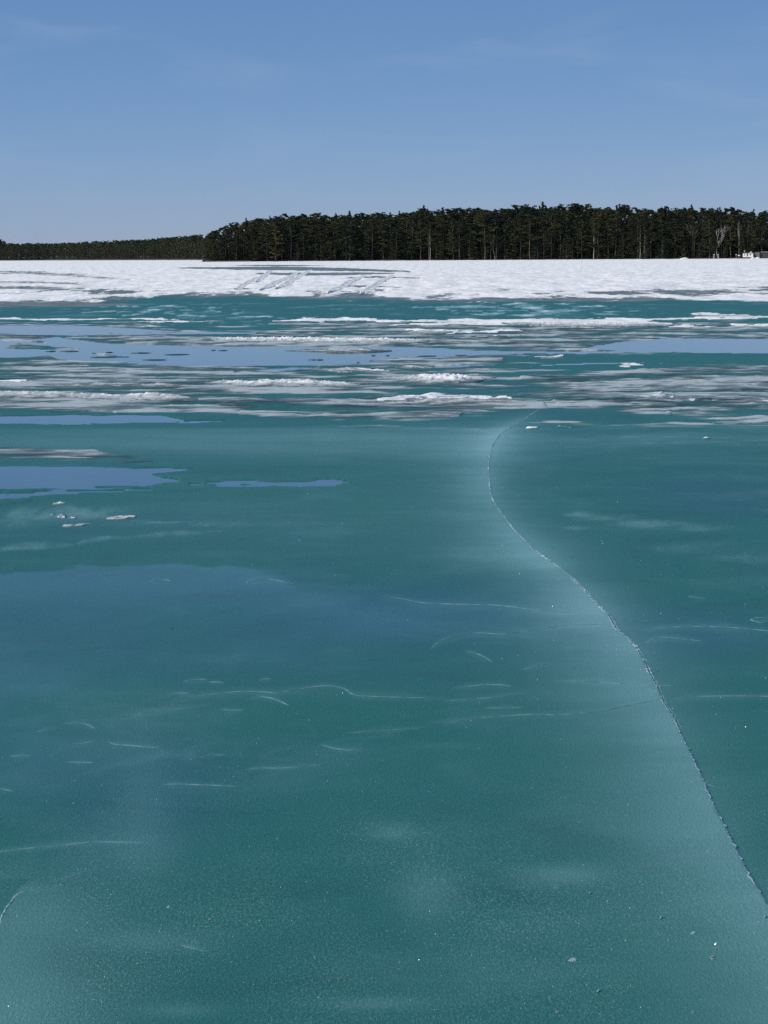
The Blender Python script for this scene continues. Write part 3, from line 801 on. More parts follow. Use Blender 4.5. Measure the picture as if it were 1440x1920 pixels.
def tuft(c, r, n, size, R):
    """n needle-spray triangles in an ellipsoid."""
    d = R.normal(size=(n, 3)); d /= np.linalg.norm(d, axis=1)[:, None]
    q = c + d * np.asarray(r) * (R.random((n, 1)) ** 0.45)
    a = R.normal(size=(n, 3)); a /= np.linalg.norm(a, axis=1)[:, None]
    b = np.cross(a, R.normal(size=(n, 3))); b /= np.linalg.norm(b, axis=1)[:, None]
    s = size * (0.6 + 0.8 * R.random((n, 1)))
    return np.stack([q - a * s * .5, q + a * s * .5, q + b * s * .8 + np.array([0, 0, .1 * size])], 1)

def pine(seed, bare=0.45, width=2.3, H=20.0, dens=1.0, lean=0.0):
    R = np.random.default_rng(seed)
    tr = Acc(); cr = Acc()
    k = 9
    zs = np.linspace(0, H * 0.97, k)
    bx = np.cumsum(R.normal(0, 0.09, k)) + lean * zs; by = np.cumsum(R.normal(0, 0.09, k))
    bx -= bx[0]; by -= by[0]
    path = np.stack([bx, by, zs], -1)
    tr.quads(*tube(path, np.interp(zs / H, [0, .05, .5, 1], [.24, .19, .13, .03]), 7))
    nb = int(30 * dens)
    for i in range(nb):
        t = bare + (1 - bare) * ((i + R.random()) / nb)
        z = t * H
        o = np.array([np.interp(z, zs, bx), np.interp(z, zs, by), z])
        rel = (t - bare) / (1 - bare)
        L = width * (0.55 + 0.75 * math.sin(math.pi * min(1, 0.18 + rel * 0.78))) * (0.65 + 0.6 * R.random()) * (1 - 0.6 * rel ** 3)
        az = R.random() * 2 * math.pi
        dv = np.array([math.cos(az), math.sin(az), 0.10 + 0.45 * rel + R.normal(0, .1)])
        tip = o + dv * L
        tr.quads(*tube([o, o + dv * L * .5 - np.array([0, 0, .08]), tip], [.05, .035, .012], 4))
        for s_ in ((0.55, .8), (0.95, 1.0)):
            c = o + dv * L * s_[0] + R.normal(0, .15, 3)
            r = np.array([.75, .75, .36]) * (0.75 + .5 * R.random()) * s_[1] * (1.15 - .35 * rel)
            cr.tris(tuft(c, r, int(34 * s_[1]), .40, R))
    cr.tris(tuft(path[-1] + np.array([0, 0, -.2]), (.7, .7, .6), 45, .36, R))
    for i in range(int(6 * (bare > .3))):             # dead stubs under the crown
        z = H * bare * (0.45 + .5 * R.random()); az = R.random() * 6.28
        o = np.array([np.interp(z, zs, bx), np.interp(z, zs, by), z])
        tr.quads(*tube([o, o + np.array([math.cos(az), math.sin(az), -.1]) * (0.5 + R.random())], [.03, .008], 4))
    return tr, cr

def spruce(seed, H=14.0, width=2.2, lo=0.06):
    R = np.random.default_rng(seed)
    tr = Acc(); cr = Acc()
    zs = np.linspace(0, H, 6)
    tr.quads(*tube(np.stack([zs * 0, zs * 0, zs], -1), np.interp(zs / H, [0, 1], [.19, .015]), 7))
    n = int(H * 5.2)
    for i in range(n):
        t = lo + (1 - lo) * (i + R.random()) / n
        L = width * (1 - t) ** 0.85 * (0.7 + .5 * R.random()) + 0.12
        az = R.random() * 6.283
        o = np.array([0, 0, t * H])
        dv = np.array([math.cos(az), math.sin(az), -0.28 + .35 * t])
        tr.quads(*tube([o, o + dv * L], [.03, .008], 3))
        for s_ in (.45, .85):
            if L * s_ < .12: continue
            cr.tris(tuft(o + dv * L * s_, np.array([.34, .34, .16]) * (0.6 + .32 * L), 22, .30, R))
    cr.tris(tuft(np.array([0, 0, H - .2]), (.1, .1, .4), 14, .22, R))
    return tr, cr

def bare_tree(seed, H=16.0, fork=0.45, spread=0.35):
    R = np.random.default_rng(seed)
    tr = Acc(); cr = Acc()
    def grow(o, d, L, r, depth):
        d = d / np.linalg.norm(d)
        m = o + d * L * .5 + R.normal(0, .03 * L, 3)
        e = o + d * L + R.normal(0, .05 * L, 3)
        (tr if depth < 2 else cr).quads(*tube([o, m, e], [r, r * .8, r * .55], 5 if depth < 2 else 3))
        if depth >= 4: return
        nb = 5 if depth == 0 else 4 if depth < 3 else 3
        for i in range(nb):
            nd = d + R.normal(0, spread, 3) + np.array([0, 0, .25])
            st = o + (e - o) * (0.55 + .45 * (i + 1) / nb)
            grow(st, nd, L * (0.55 + .3 * R.random()) * (0.8 if depth else 0.85), r * (.42 if depth == 0 else .55), depth + 1)
    grow(np.zeros(3), np.array([R.normal(0, .03), 0, 1]), H * fork, .17, 0)
    return tr, cr

def to_proto(kind, pair, lm, bm):
    tr, cr = pair
    mt = tr.mesh(kind + '_trunk', True); mt.materials.append(bm)
    mc_ = cr.mesh(kind + '_crown'); mc_.materials.append(lm)
    zmax = max(v.co.z for v in mc_.vertices)
    return mt, mc_, zmax
PINES = [to_proto('pine', pine(100 + i, b, w, 20, d_), MAT_PINE, MAT_BARK) for i, (b, w, d_) in enumerate(
    [(.40, 2.6, 1.2), (.48, 2.9, 1.1), (.30, 2.4, 1.4), (.24, 2.7, 1.5), (.52, 2.6, 1.0), (.16, 2.5, 1.6), (.40, 3.1, 1.2), (.08, 2.6, 1.8)])]
SPR = [to_proto('spruce', spruce(200 + i, 14, w), MAT_SPRUCE, MAT_BARK) for i, w in enumerate((2.4, 1.9, 2.8))]
BARE = [to_proto('bare_tree', bare_tree(300 + i, 15, f_, s_), MAT_PALEBARK, MAT_PALEBARK) for i, (f_, s_) in enumerate(((.42, .30), (.5, .24), (.34, .42)))]
OLIVE = to_proto('olive_pine', pine(420, .10, 2.6, 20, 1.7), MAT_OLIVE, MAT_BARK)
SLIM = to_proto('slim_trunk', pine(431, .80, 1.3, 20, .4), MAT_PINE, MAT_PALEBARK)

def plant(name, proto, x, y, z, h, rot, label, cat, group, wide=1.0, tilt=(0, 0)):
    mt, mc_, zm = proto
    e = bpy.data.objects.new(name, None); COL.objects.link(e)
    e.empty_display_size = 0.5
    s = h / zm
    e.location = (x, y, z); e.scale = (s * wide, s * wide, s); e.rotation_euler = (tilt[0], tilt[1], rot)
    obj('trunk', mt, None, e); obj('crown', mc_, None, e)
    tag(e, label, cat, group)
    return e

PROF = [(-900, 430), (-100, 440), (0, 447), (12, 453), (35, 456), (60, 454), (100, 455), (150, 452), (200, 450), (260, 448), (320, 443), (350, 441), (376, 438),
        (384, 446), (392, 438), (402, 431), (416, 424), (434, 418), (455, 413), (480, 407), (520, 404), (560, 402), (600, 399), (650, 400), (700, 397), (740, 398), (760, 394), (785, 388), (850, 389),
        (900, 391), (960, 389), (985, 383), (1020, 383), (1080, 386), (1150, 386), (1200, 389), (1260, 390), (1300, 388), (1350, 389), (1380, 392), (1415, 396), (1440, 393), (1600, 392), (2400, 400)]
PROF = np.array(PROF, float)
def top_z(px, Yd):
    return float(at_depth(px, np.interp(px, PROF[:, 0], PROF[:, 1]), Yd)[2])
def x_at(px, Yd, py=470): return float(at_depth(px, py, Yd)[0])

# --- single trees the eye can pick out
special = [
 ('pine_tree', OLIVE, 517, 1.2, 0.86, 'olive green sunlit pine branching low near the left end of the forest', 'tree', 1.15, 0),
 ('pine_tree', OLIVE, 620, 1.0, 0.42, 'short olive green young pine at the water edge in front of the dark trees', 'tree', 1.5, 0),
 ('bare_tree', BARE[2], 1345, 1.0, 0.66, 'bare grey tree with a fan of pale branches left of the white hut', 'tree', 1.2, 0),
 ('bare_tree', BARE[0], 1302, 4.0, 0.72, 'bare grey tree with spread branches, second bare tree left of the white hut', 'tree', 1.0, 0),
 ('bare_tree', BARE[1], 928, 1.0, 0.60, 'leaning bare tree with pale slanting trunk in the middle of the forest', 'tree', .9, 0.16),
 ('bare_tree', BARE[1], 1384, 1.4, 0.80, 'tall pale slender trunk standing just left of the white hut', 'tree', .6, -0.03),
 ('bare_tree', BARE[0], 1413, 5.0, 0.82, 'tall pale forked trunk between white hut and grey shed', 'tree', .6, 0.02),
 ('spruce_tree', SPR[0], 1073, 0.8, 0.42, 'small dark cone-shaped spruce standing alone at the snow edge', 'tree', 1.2, 0),
 ('spruce_tree', SPR[1], 1168, 1.6, 0.60, 'narrow dark spruce at the snow edge right of the two straight trunks', 'tree', 1.3, 0),
 ('spruce_tree', SPR[2], 1243, 1.0, 0.66, 'wide olive dark spruce reaching the ground right of the middle', 'tree', 1.2, 0),
 ('pine_tree', SLIM, 806, 0.9, 0.72, 'straight pale pine trunk bare up to its small top, mid forest', 'tree', 1.1, 0),
 ('pine_tree', SLIM, 1200, 0.9, 0.74, 'left one of two straight bare trunks standing close together', 'tree', 1.1, 0),
 ('pine_tree', SLIM, 1209, 1.1, 0.72, 'right one of two straight bare trunks standing close together', 'tree', 1.1, 0),
 ('pine_tree', SLIM, 1113, 1.0, 0.78, 'straight bare trunk right of the lone small spruce', 'tree', 1.1, 0),
]
for nm, pr, px, off, fr, lab, cat, wd, tl in special:
    Yd = float(shoreY(px)) + off
    z = bank_z(off) - 0.1
    plant(nm, pr, x_at(px, Yd), Yd, z, (top_z(px, Yd) - z) * fr, random.random() * 6, lab, cat, 'single trees that stand out on the far shore', wd, (0, tl))

# --- the trees of the forest edge, one by one
R = np.random.default_rng(5)
count = 0
def edge_row(px0, px1, step, off, f0, f1, kinds, label, group):
    global count
    px = px0
    while px < px1:
        q = px + R.uniform(-.35, .35) * step
        o_ = off + R.uniform(-.5, .9) * (1.5 + off * .2)
        o_ = max(0.8, o_)
        Yd = float(shoreY(q)) + o_
        z = bank_z(o_) - 0.1
        fr = R.uniform(f0, f1)
        k = kinds[R.integers(len(kinds))]
        pr = PINES[(2, 3, 5, 7, 0, 6)[R.integers(6)] if off < 5 else R.integers(len(PINES))] if k == 'p' else SPR[R.integers(len(SPR))]
        if k == 't': fr = R.uniform(.97, 1.07)
        h = (top_z(q, Yd) - z) * fr
        if k == 's': h *= R.uniform(.45, .85)
        nm = 'pine_tree' if k == 'p' else 'spruce_tree'
        wd_ = R.uniform(1.05, 1.75) if k == 'p' else R.uniform(.75, 1.05) if k == 't' else R.uniform(1.05, 1.5)
        lab = (label[0] if k == 'p' else label[1]).format(place(q))
        plant(nm, pr, x_at(q, Yd), Yd, z, h, R.random() * 6.28, lab, 'tree', group[0] if k == 'p' else group[1], wd_, (R.normal(0, .012), R.normal(0, .012)))
        count += 1
        px += step
def place(q):
    for lim, t in ((0, 'at the left frame edge'), (200, 'nearer the left frame edge'), (383, 'nearer the tall forest'), (517, 'left of the olive pine'), (620, 'right of the olive pine'), (806, 'left of the straight pale trunk'), (928, 'left of the leaning bare tree'),
                   (1073, 'left of the lone small spruce'), (1200, 'left of the two straight trunks'), (1345, 'left of the fan-shaped bare tree'), (1403, 'left of the white hut'), (9999, 'behind the shed and building')):
        if q < lim: return t
labN = [('dark pine in the {} row of the forest wall, {{}}'.format(w), 'dark spruce in the {} row of the forest wall, {{}}'.format(w)) for w in ('front', 'second', 'rear')]
grpN = ('pines of the near forest wall', 'spruces under the pines of the near forest wall')
labF = ('small distant pine of the low left tree line, {}', 'small distant spruce of the low left tree line, {}')
grpF = ('pines of the distant tree line on the left', 'spruces of the distant tree line on the left')
edge_row(384, 1470, 14.5, 2.2, .62, .93, 'pppps', labN[0], grpN)
edge_row(384, 1470, 13.0, 7.5, .82, 1.0, 'pppppst', labN[1], grpN)
edge_row(386, 1470, 15.0, 14., .91, 1.06, 'ppppt', labN[2], grpN)
edge_row(-60, 380, 7.2, 3.0, .80, .98, 'ppppps', labF, grpF)

# --- everything behind: one forest mass
def forest_mass():
    V = []; T = []; n = 0
    base = []
    for mt, mc_, zm in [PINES[0], PINES[2], PINES[3], PINES[5], PINES[7], SPR[0], SPR[2]]:
        co = np.zeros(len(mc_.vertices) * 3, np.float32); mc_.vertices.foreach_get('co', co)
        tri = co.reshape(-1, 3, 3)
        tri = tri[np.random.default_rng(1).permutation(len(tri))[:900]]
        c = tri.mean(1, keepdims=True)
        base.append((c + (tri - c) * 1.5, zm))
    tv, tf = tube([(0, 0, 0), (0, 0, 12)], [.18, .1], 4)
    tt = np.concatenate([tf[:, [0, 1, 2]], tf[:, [0, 2, 3]]])
    trunkT = tv[tt]
    def add(px, off, fr, low=False, few=0):
        nonlocal n
        Yd = float(shoreY(px)) + off
        z = bank_z(off) - .2
        h = (top_z(px, Yd) - z) * fr
        tri, zm = base[R.integers(len(base) - 2) if not low else R.integers(4, len(base))]
        if few: 
            tri = tri[:few]; c = tri.mean(1, keepdims=True); tri = c + (tri - c) * 1.7
        s = h / zm; a = R.random() * 6.28
        M_ = np.array([[math.cos(a), -math.sin(a), 0], [math.sin(a), math.cos(a), 0], [0, 0, 1]])
        w = R.uniform(1.1, 1.6)
        q = np.concatenate([tri, trunkT]) @ M_.T * np.array([s * w, s * w, s]) + np.array([x_at(px, Yd), Yd, z])
        V.append(q.reshape(-1, 3))
    for off, step, f0, f1 in ((20, 18, .88, 1.01), (27, 18, .88, 1.02), (36, 20, .9, 1.0), (48, 22, .9, .98), (64, 26, .9, .96)):
        for px in np.arange(386, 1560, step): add(px + R.uniform(-.4, .4) * step, off + R.uniform(-3, 3), R.uniform(f0, f1))
    for px in np.arange(1470, 2200, 4.5): add(px, R.uniform(2, 40), R.uniform(.8, 1) if R.random() < .7 else R.uniform(.4, .7), False, 500)
    for off, step in ((3, 17), (9, 13), (16, 14), (26, 16)):
        for px in np.arange(386, 1560, step): add(px + R.uniform(-.5, .5) * step, off + R.uniform(-2, 3), R.uniform(.28, .62) if off < 8 else R.uniform(.45, .75), True, 600)
    for off, step, f0, f1, lw in ((6, 4, .75, .95, 0), (12, 4, .85, 1.0, 0), (20, 4, .9, 1.0, 0), (30, 5, .9, 1.0, 0), (4, 5, .4, .7, 1), (10, 5, .5, .75, 1)):
        for px in np.arange(-60, 381, step): add(px + R.uniform(-3, 3), off + R.uniform(-3, 3), R.uniform(f0, f1), bool(lw), 260)
    for px in np.arange(-800, -60, 2.2): add(px, R.uniform(2, 30), R.uniform(.8, 1) if R.random() < .7 else R.uniform(.4, .7), False, 240)
    # the point where the near forest turns back into the bay
    for i in range(40):
        px = R.uniform(384, 400); add(px, R.uniform(5, 200), R.uniform(.9, 1.0))
    VV = np.concatenate(V)
    return mesh_np('forest_mass', VV, None, np.arange(len(VV)).reshape(-1, 3), False)
fo = obj('forest_behind', forest_mass(), MAT_PINE)
fo['kind'] = 'stuff'; tag(fo, 'dark mass of pines filling the forest behind its edge', 'forest')

# --- undergrowth along the forest foot
A = Acc()
for px in np.arange(-60, 1560, 4.5):
    q = px + R.uniform(-2, 2); o_ = R.uniform(1.0, 16) ** 1.0
    Yd = float(shoreY(q)) + o_
    r = R.uniform(.5, 1.5) * (1.0 if R.random() < .8 else 1.7) * (1.0 if Yd < 400 else 1.5)
    A.tris(tuft(np.array([x_at(q, Yd), Yd, bank_z(o_) + r * .6]), (r * 1.3, r, r), int(60), .42, R))
for px in np.arange(386, 1560, 5):
    o_ = R.uniform(10, 24); Yd = float(shoreY(px)) + o_; r = R.uniform(1.5, 3.2)
    A.tris(tuft(np.array([x_at(px, Yd), Yd, bank_z(o_) + r * .8]), (r * 1.3, r, r * 1.2), 110, .6, R))
o = obj('undergrowth', A.mesh('undergrowth'), MAT_SHRUB); o['kind'] = 'stuff'; tag(o, 'low dark undergrowth along the foot of the forest', 'undergrowth')
A = Acc()
for i in range(1600):
    q = R.uniform(370, 470) if i % 3 else R.uniform(540, 760)
    if q < 386: continue
    Yd = float(shoreY(q)) + R.uniform(-1.2, 1.0)
    h = R.uniform(.25, .75); x = x_at(q, Yd); a = R.uniform(-.2, .2)
    A.tris(np.array([[[x - .05, Yd, 0], [x + .05, Yd, 0], [x + a, Yd, h]]]))
o = obj('dry_reeds', A.mesh('dry_reeds'), MAT_REED); o['kind'] = 'stuff'; tag(o, 'dry brown reeds along the foot of the left forest end', 'reeds')

# ------------------------------------------------------------------ buildings by the shore
def box_bm(x0, x1, y0, y1, z0, z1):
    V = np.array([(x0, y0, z0), (x1, y0, z0), (x1, y1, z0), (x0, y1, z0), (x0, y0, z1), (x1, y0, z1), (x1, y1, z1), (x0, y1, z1)], float)
    F = np.array([(0, 3, 2, 1), (4, 5, 6, 7), (0, 1, 5, 4), (1, 2, 6, 5), (2, 3, 7, 6), (3, 0, 4, 7)])
    return V, F
def box(name, b, mat, parent):
    V, F = box_bm(*b)
    return obj(name, mesh_np(name, V, F, None, False), mat, parent)
MAT_WHITE = plain('white_paint', (0.70, 0.70, 0.69), (0.82, 0.82, 0.81), 1.2, 0.6, True)
MAT_GLASS = M('dark_glass').base((0.03, 0.035, 0.04)).rough(0.08).m
MAT_DARKW = plain('dark_boards', (0.045, 0.038, 0.042), (0.085, 0.07, 0.075), 2.5, 0.85, True)
MAT_GREYW = plain('grey_boards', (0.13, 0.12, 0.11), (0.24, 0.22, 0.20), 2.5, 0.85, True)
MAT_TEALW = plain('blue_green_panel', (0.035, 0.055, 0.06), (0.06, 0.085, 0.09), 2.5, 0.7, True)
MAT_ROOFD = plain('roof_felt', (0.05, 0.05, 0.05), (0.09, 0.085, 0.08), 2, 0.9, True)
MAT_TIN = plain('pale_tin', (0.34, 0.34, 0.34), (0.48, 0.48, 0.48), 2, 0.5, True)

def lump(name, r, mat, parent=None, loc=(0, 0, 0), seed=0, nu=14, nv=9, rough=.25):
    a = np.linspace(0, 2 * math.pi, nu, endpoint=False); b = np.linspace(-.2, math.pi / 2, nv)
    AA, BB = np.meshgrid(a, b)
    n = 1 + rough * fbm(np.cos(AA) * 1.7 + 5 + BB, np.sin(AA) * 1.7 + BB * 1.3, 3, seed)
    V = np.stack([np.cos(AA) * np.cos(BB) * r[0] * n, np.sin(AA) * np.cos(BB) * r[1] * n, np.sin(BB) * r[2] * n], -1).reshape(-1, 3)
    F = []
    for i in range(nv - 1):
        for j in range(nu):
            k = (j + 1) % nu
            F.append((i * nu + j, i * nu + k, (i + 1) * nu + k, (i + 1) * nu + j))
    return obj(name, mesh_np(name, V, np.array(F)), mat, parent, loc)

def root(name, loc, rot, label, cat):
    e = bpy.data.objects.new(name, None); COL.objects.link(e); e.location = loc; e.rotation_euler = (0, 0, rot)
    e.empty_display_size = .5
    return tag(e, label, cat)
YH = 869.0
px2m = YH / FPX / math.cos(PITCH)
hx = x_at(1402.5, YH)
hz = float(at_depth(1402.5, 483.0, YH)[2])
hut = root('hut', (hx, YH, hz), rad(-14), 'small white hut with dark door and two windows at the forest edge', 'hut')
w2 = 1.95
box('wall', (-w2, w2, 0, 2.2, 0.18, 1.68), MAT_WHITE, hut)
box('plinth', (-w2 + .05, w2 - .05, .05, 2.1, -0.5, 0.18), MAT_DARKW, hut)
rf = box('roof', (-w2 - .15, w2 + .2, -.18, 2.4, 1.68, 1.86), MAT_ROOFD, hut)
lump('snow_cap', (.55, .6, .35), MAT_SNOW, rf, (1.1, .8, 1.84), 4)
box('door', (-.42, 0.02, -.035, 0.0, .45, 1.5), MAT_DARKW, hut)
for x0, x1 in ((.62, 1.12), (-1.42, -1.02)):
    wd = box('window', (x0, x1, -.05, 0.0, .82, 1.28), MAT_GREYW, hut)
    box('pane', (x0 + .05, x1 - .05, -.06, -.05, .87, 1.23), MAT_GLASS, wd)
sx = x_at(1419.8, YH + .6)
shed = root('shed', (sx, YH + .6, hz), rad(-6), 'grey board shed between white hut and long dark building', 'shed')
for i in range(7):
    box('plank', (-.92 + i * .265, -.92 + i * .265 + .25, 0.02 * (i % 2), .07 + .02 * (i % 2), -.4, 1.95 + .05 * (i % 3)), MAT_GREYW, shed)
box('side_wall', (-.9, .9, .1, 1.8, -.4, 1.85), MAT_DARKW, shed)
box('roof', (-1.0, 1.0, -.1, 1.95, 2.06, 2.13), MAT_ROOFD, shed)
bx_ = x_at(1425, YH + 1.0)
bl = root('long_building', (bx_, YH + 1.0, hz), 0.0, 'long dark building with pale flat roof edge at the right frame edge', 'building')
box('wall', (0, 10.5, 0, 4, -.4, 2.0), MAT_DARKW, bl)
box('side_panel', (1.5, 2.75, -.05, 0, .1, 1.75), MAT_TEALW, bl)
box('side_panel', (2.85, 4.6, -.05, 0, .1, 1.75), MAT_TEALW, bl)
box('door', (5.2, 6.1, -.05, 0, 0, 1.8), MAT_GREYW, bl)
r2 = box('roof', (.25, 10.8, -.25, 4.2, 2.0, 2.12), MAT_ROOFD, bl)
box('roof_edge', (.3, 10.75, -.31, -.25, 1.98, 2.17), MAT_TIN, r2)
for i, (px, hh, lab) in enumerate(((1380.5, 1.1, 'thin pale post left of the white hut'), (1396, 2.4, 'pole with white snow-capped top behind the white hut'))):
    Yd = YH + (1.0 if i == 0 else 3.5)
    e = root('post', (x_at(px, Yd), Yd, hz), 0, lab, 'post')
    V, F = tube([(0, 0, -.5), (.02, 0, hh * .5), (0, 0, hh)], [.09, .085, .08], 6)
    obj('shaft', mesh_np('shaft', V, F), MAT_PALEBARK, e)
    lump('snow_cap', (.22, .22, .3), MAT_SNOW, e, (0, 0, hh - .05), i)
e = root('tree_stump', (x_at(1386, YH), YH, hz - .2), 0, 'stout snow-topped stump just left of the white hut', 'stump')
V, F = tube([(0, 0, -.3), (0, 0, .5), (0, 0, 1.0)], [.5, .42, .4], 9)
obj('trunk', mesh_np('trunk', V, F), MAT_BARK, e)
lump('snow_cap', (.5, .45, .28), MAT_SNOW, e, (0, 0, .98), 8)
for i, (px, lab) in enumerate(((1338.5, 'left one of two small snow-dusted stumps under the fan-shaped bare tree'), (1347.5, 'right one of two small snow-dusted stumps under the fan-shaped bare tree'))):
    Yd = YH + 1.5
    e = root('tree_stump', (x_at(px, Yd), Yd, .35), 0, lab, 'stump')
    V, F = tube([(0, 0, -.3), (.1 - .25 * i, 0, .7), (.15 - .3 * i, 0, 1.4)], [.32, .25, .2], 8)
    obj('trunk', mesh_np('trunk', V, F), MAT_PALEBARK, e)
    lump('snow_cap', (.25, .25, .12), MAT_SNOW, e, (.15 - .3 * i, 0, 1.38), i + 20)
# snow heaps along the shore in front of the buildings
for px, r, lab in ((1412, (.9, .5, .5), 'small snow heap on the shore in front of the white hut'), (1421, (.9, .5, .55), 'small snow heap on the shore in front of the grey shed'), (1284, (1.6, .6, .5), 'low snow heap at the shore left of the bare trees')):
    o = lump('snow_heap', r, MAT_SNOW, None, (x_at(px, YH - 2), YH - 2, 0.12), int(px))
    tag(o, lab, 'snow heap', 'snow heaps on the far shore')

# ------------------------------------------------------------------ snow drifts lying in the slush
def drift(pts, label, rows=26, seed=0, sharp=1.0, full=.065):
    """pts: (photo x, photo y of the foot line centre, half depth m, height m)."""
    a = np.array(pts, float)
    G = ground(a[:, 0], a[:, 1])
    L = np.hypot(*np.diff(G, axis=0).T).sum()
    n = int(np.clip(L / 0.02, 60, 500))
    d = np.r_[0, np.cumsum(np.hypot(*np.diff(G, axis=0).T))]
    s = np.linspace(0, L, n)
    kk = np.ones(15) / 15
    C = np.stack([np.interp(s, d, G[:, 0]), np.convolve(np.pad(np.interp(s, d, G[:, 1]), 7, 'edge'), kk, 'valid')], -1)
    hw = np.interp(s, d, a[:, 2]) * 2.5; hh = np.interp(s, d, a[:, 3]) * 0.60
    T = np.gradient(C, axis=0); T /= np.linalg.norm(T, axis=1)[:, None]
    N = np.stack([T[:, 0] * 0, T[:, 0] * 0 + 1], -1)
    v = np.linspace(-1, 1, rows)
    edge_n = 1 + 0.35 * fbm(s * 3, s * 0 + seed, 4, seed + 1)
    P = C[:, None] + N[:, None] * (hw * edge_n)[:, None, None] * v[None, :, None]
    lum = fbm(P[..., 0] * 5, P[..., 1] * 5, 4, seed + 5, .6); lum2 = fbm(P[..., 0] * 18, P[..., 1] * 18, 3, seed + 7, .6)
    prof = np.clip(1 - np.abs(v) ** 1.7, 0, 1)[None, :]
    Zd = hh[:, None] * prof * np.maximum(0.62 + 1.0 * lum + .40 * lum2, .12) * sharp + 0.008 * lum2 * prof
    Zd = np.where(np.abs(v)[None, :] > .97, -0.02, Zd)
    z0 = np.array([ice_z(q[0], q[1]) for q in C])
    z0 = np.convolve(np.pad(z0, 6, 'edge'), np.ones(13) / 13, 'valid')[:, None]
    Vv = np.stack([P[..., 0], P[..., 1], Zd + np.minimum(z0, .03) + .002], -1).reshape(-1, 3)
    me_ = mesh_np('snow_drift', Vv, grid_faces(n, rows))
    attr(me_, 'thick', np.clip(Zd / full, 0, 1) * 1.0)
    o = obj('snow_drift', me_, MAT_DRIFT)
    tag(o, label, 'snow drift', 'snow drifts across the broken ice')
    return o
drift([(-120, 741, .20, .05), (0, 743, .24, .075), (120, 745, .24, .07), (220, 749, .26, .07), (270, 748, .30, .10), (320, 749, .25, .07), (370, 752, .06, .015)], 'long white snow drift reaching in from the left edge, nearest of the drifts', seed=1)
drift([(385, 719, .05, .01), (430, 721, .22, .07), (480, 724, .30, .09), (580, 723, .34, .10), (640, 724, .22, .06), (690, 721, .05, .01)], 'bright white drift left of the middle, broken crest', seed=2)
drift([(680, 712, .05, .01), (760, 713, .24, .06), (800, 714, .36, .13), (850, 714, .38, .14), (880, 714, .28, .09), (930, 711, .05, .01)], 'tallest heaped white snow drift, right of the middle', seed=3)
drift([(380, 638, .1, .02), (430, 639, .45, .10), (560, 640, .5, .11), (700, 641, .48, .10), (780, 641, .35, .07), (850, 638, .1, .02)], 'long thin white drift beyond the blue pond, left of the middle', seed=4)
drift([(100, 725, .04, .01), (150, 724, .12, .035), (260, 724, .16, .04), (310, 725, .12, .035), (345, 726, .03, .01)], 'thin pale drift just behind the nearest left drift', seed=5)
drift([(610, 697, .05, .01), (640, 697, .22, .055), (670, 697, .20, .05), (700, 699, .04, .01)], 'short snow hump just in front of the blue pond', seed=6)
drift([(740, 690, .04, .01), (770, 690, .18, .05), (800, 691, .12, .03), (815, 691, .03, .01)], 'small snow hump right of the short one by the pond', seed=7)
drift([(535, 658, .05, .005), (640, 659, .26, .055), (690, 658, .26, .05), (735, 658, .05, .01)], 'low grey-white hump lying in the far side of the blue pond', seed=8)
drift([(940, 608, .2, .03), (1040, 611, .7, .09), (1120, 611, .75, .10), (1200, 611, .6, .08), (1262, 611, .15, .02)], 'flat white snow bank in the far right part of the ice', seed=9)
drift([(760, 624, .1, .02), (800, 625, .35, .06), (830, 625, .35, .07), (850, 625, .1, .02)], 'short white hump on the far ice behind the long thin drift', seed=10)
drift([(1012, 672, .04, .01), (1035, 672, .14, .035), (1062, 672, .04, .01)], 'tiny snow hump on the dark teal ice right of the middle', seed=11)
drift([(700, 756, .05, .005), (770, 757, .18, .045), (850, 757, .20, .05), (900, 757, .14, .03), (960, 757, .04, .005)], 'yellowish low snow hump above the start of the light teal ice', seed=12)
drift([(1290, 594, .1, .02), (1350, 594, .4, .06), (1390, 594, .3, .05), (1420, 594, .1, .01)], 'small far snow bank near the right edge above the thin strip', seed=13)

# floes on the clear ice at the left
for pts, lab, sd_ in (([(200, 974, .02, .004), (215, 973, .035, .012), (240, 972, .04, .015), (254, 972, .02, .006)], 'small white ice lump on teal ice, right end of the frosty patch', 31),
                      ([(118, 988, .02, .004), (130, 988, .03, .012), (155, 986, .03, .012), (167, 985, .015, .004)], 'flat white ice lump on teal ice below the frosty patch', 32),
                      ([(100, 947, .015, .003), (112, 946, .03, .012), (122, 946, .015, .004)], 'tiny ice lump above the frosty patch on the left', 33)):
    o = drift(pts, lab, 14, sd_, full=.013); o.name = 'ice_lump'; o['category'] = 'ice lump'; o['group'] = 'ice lumps on the left teal ice'

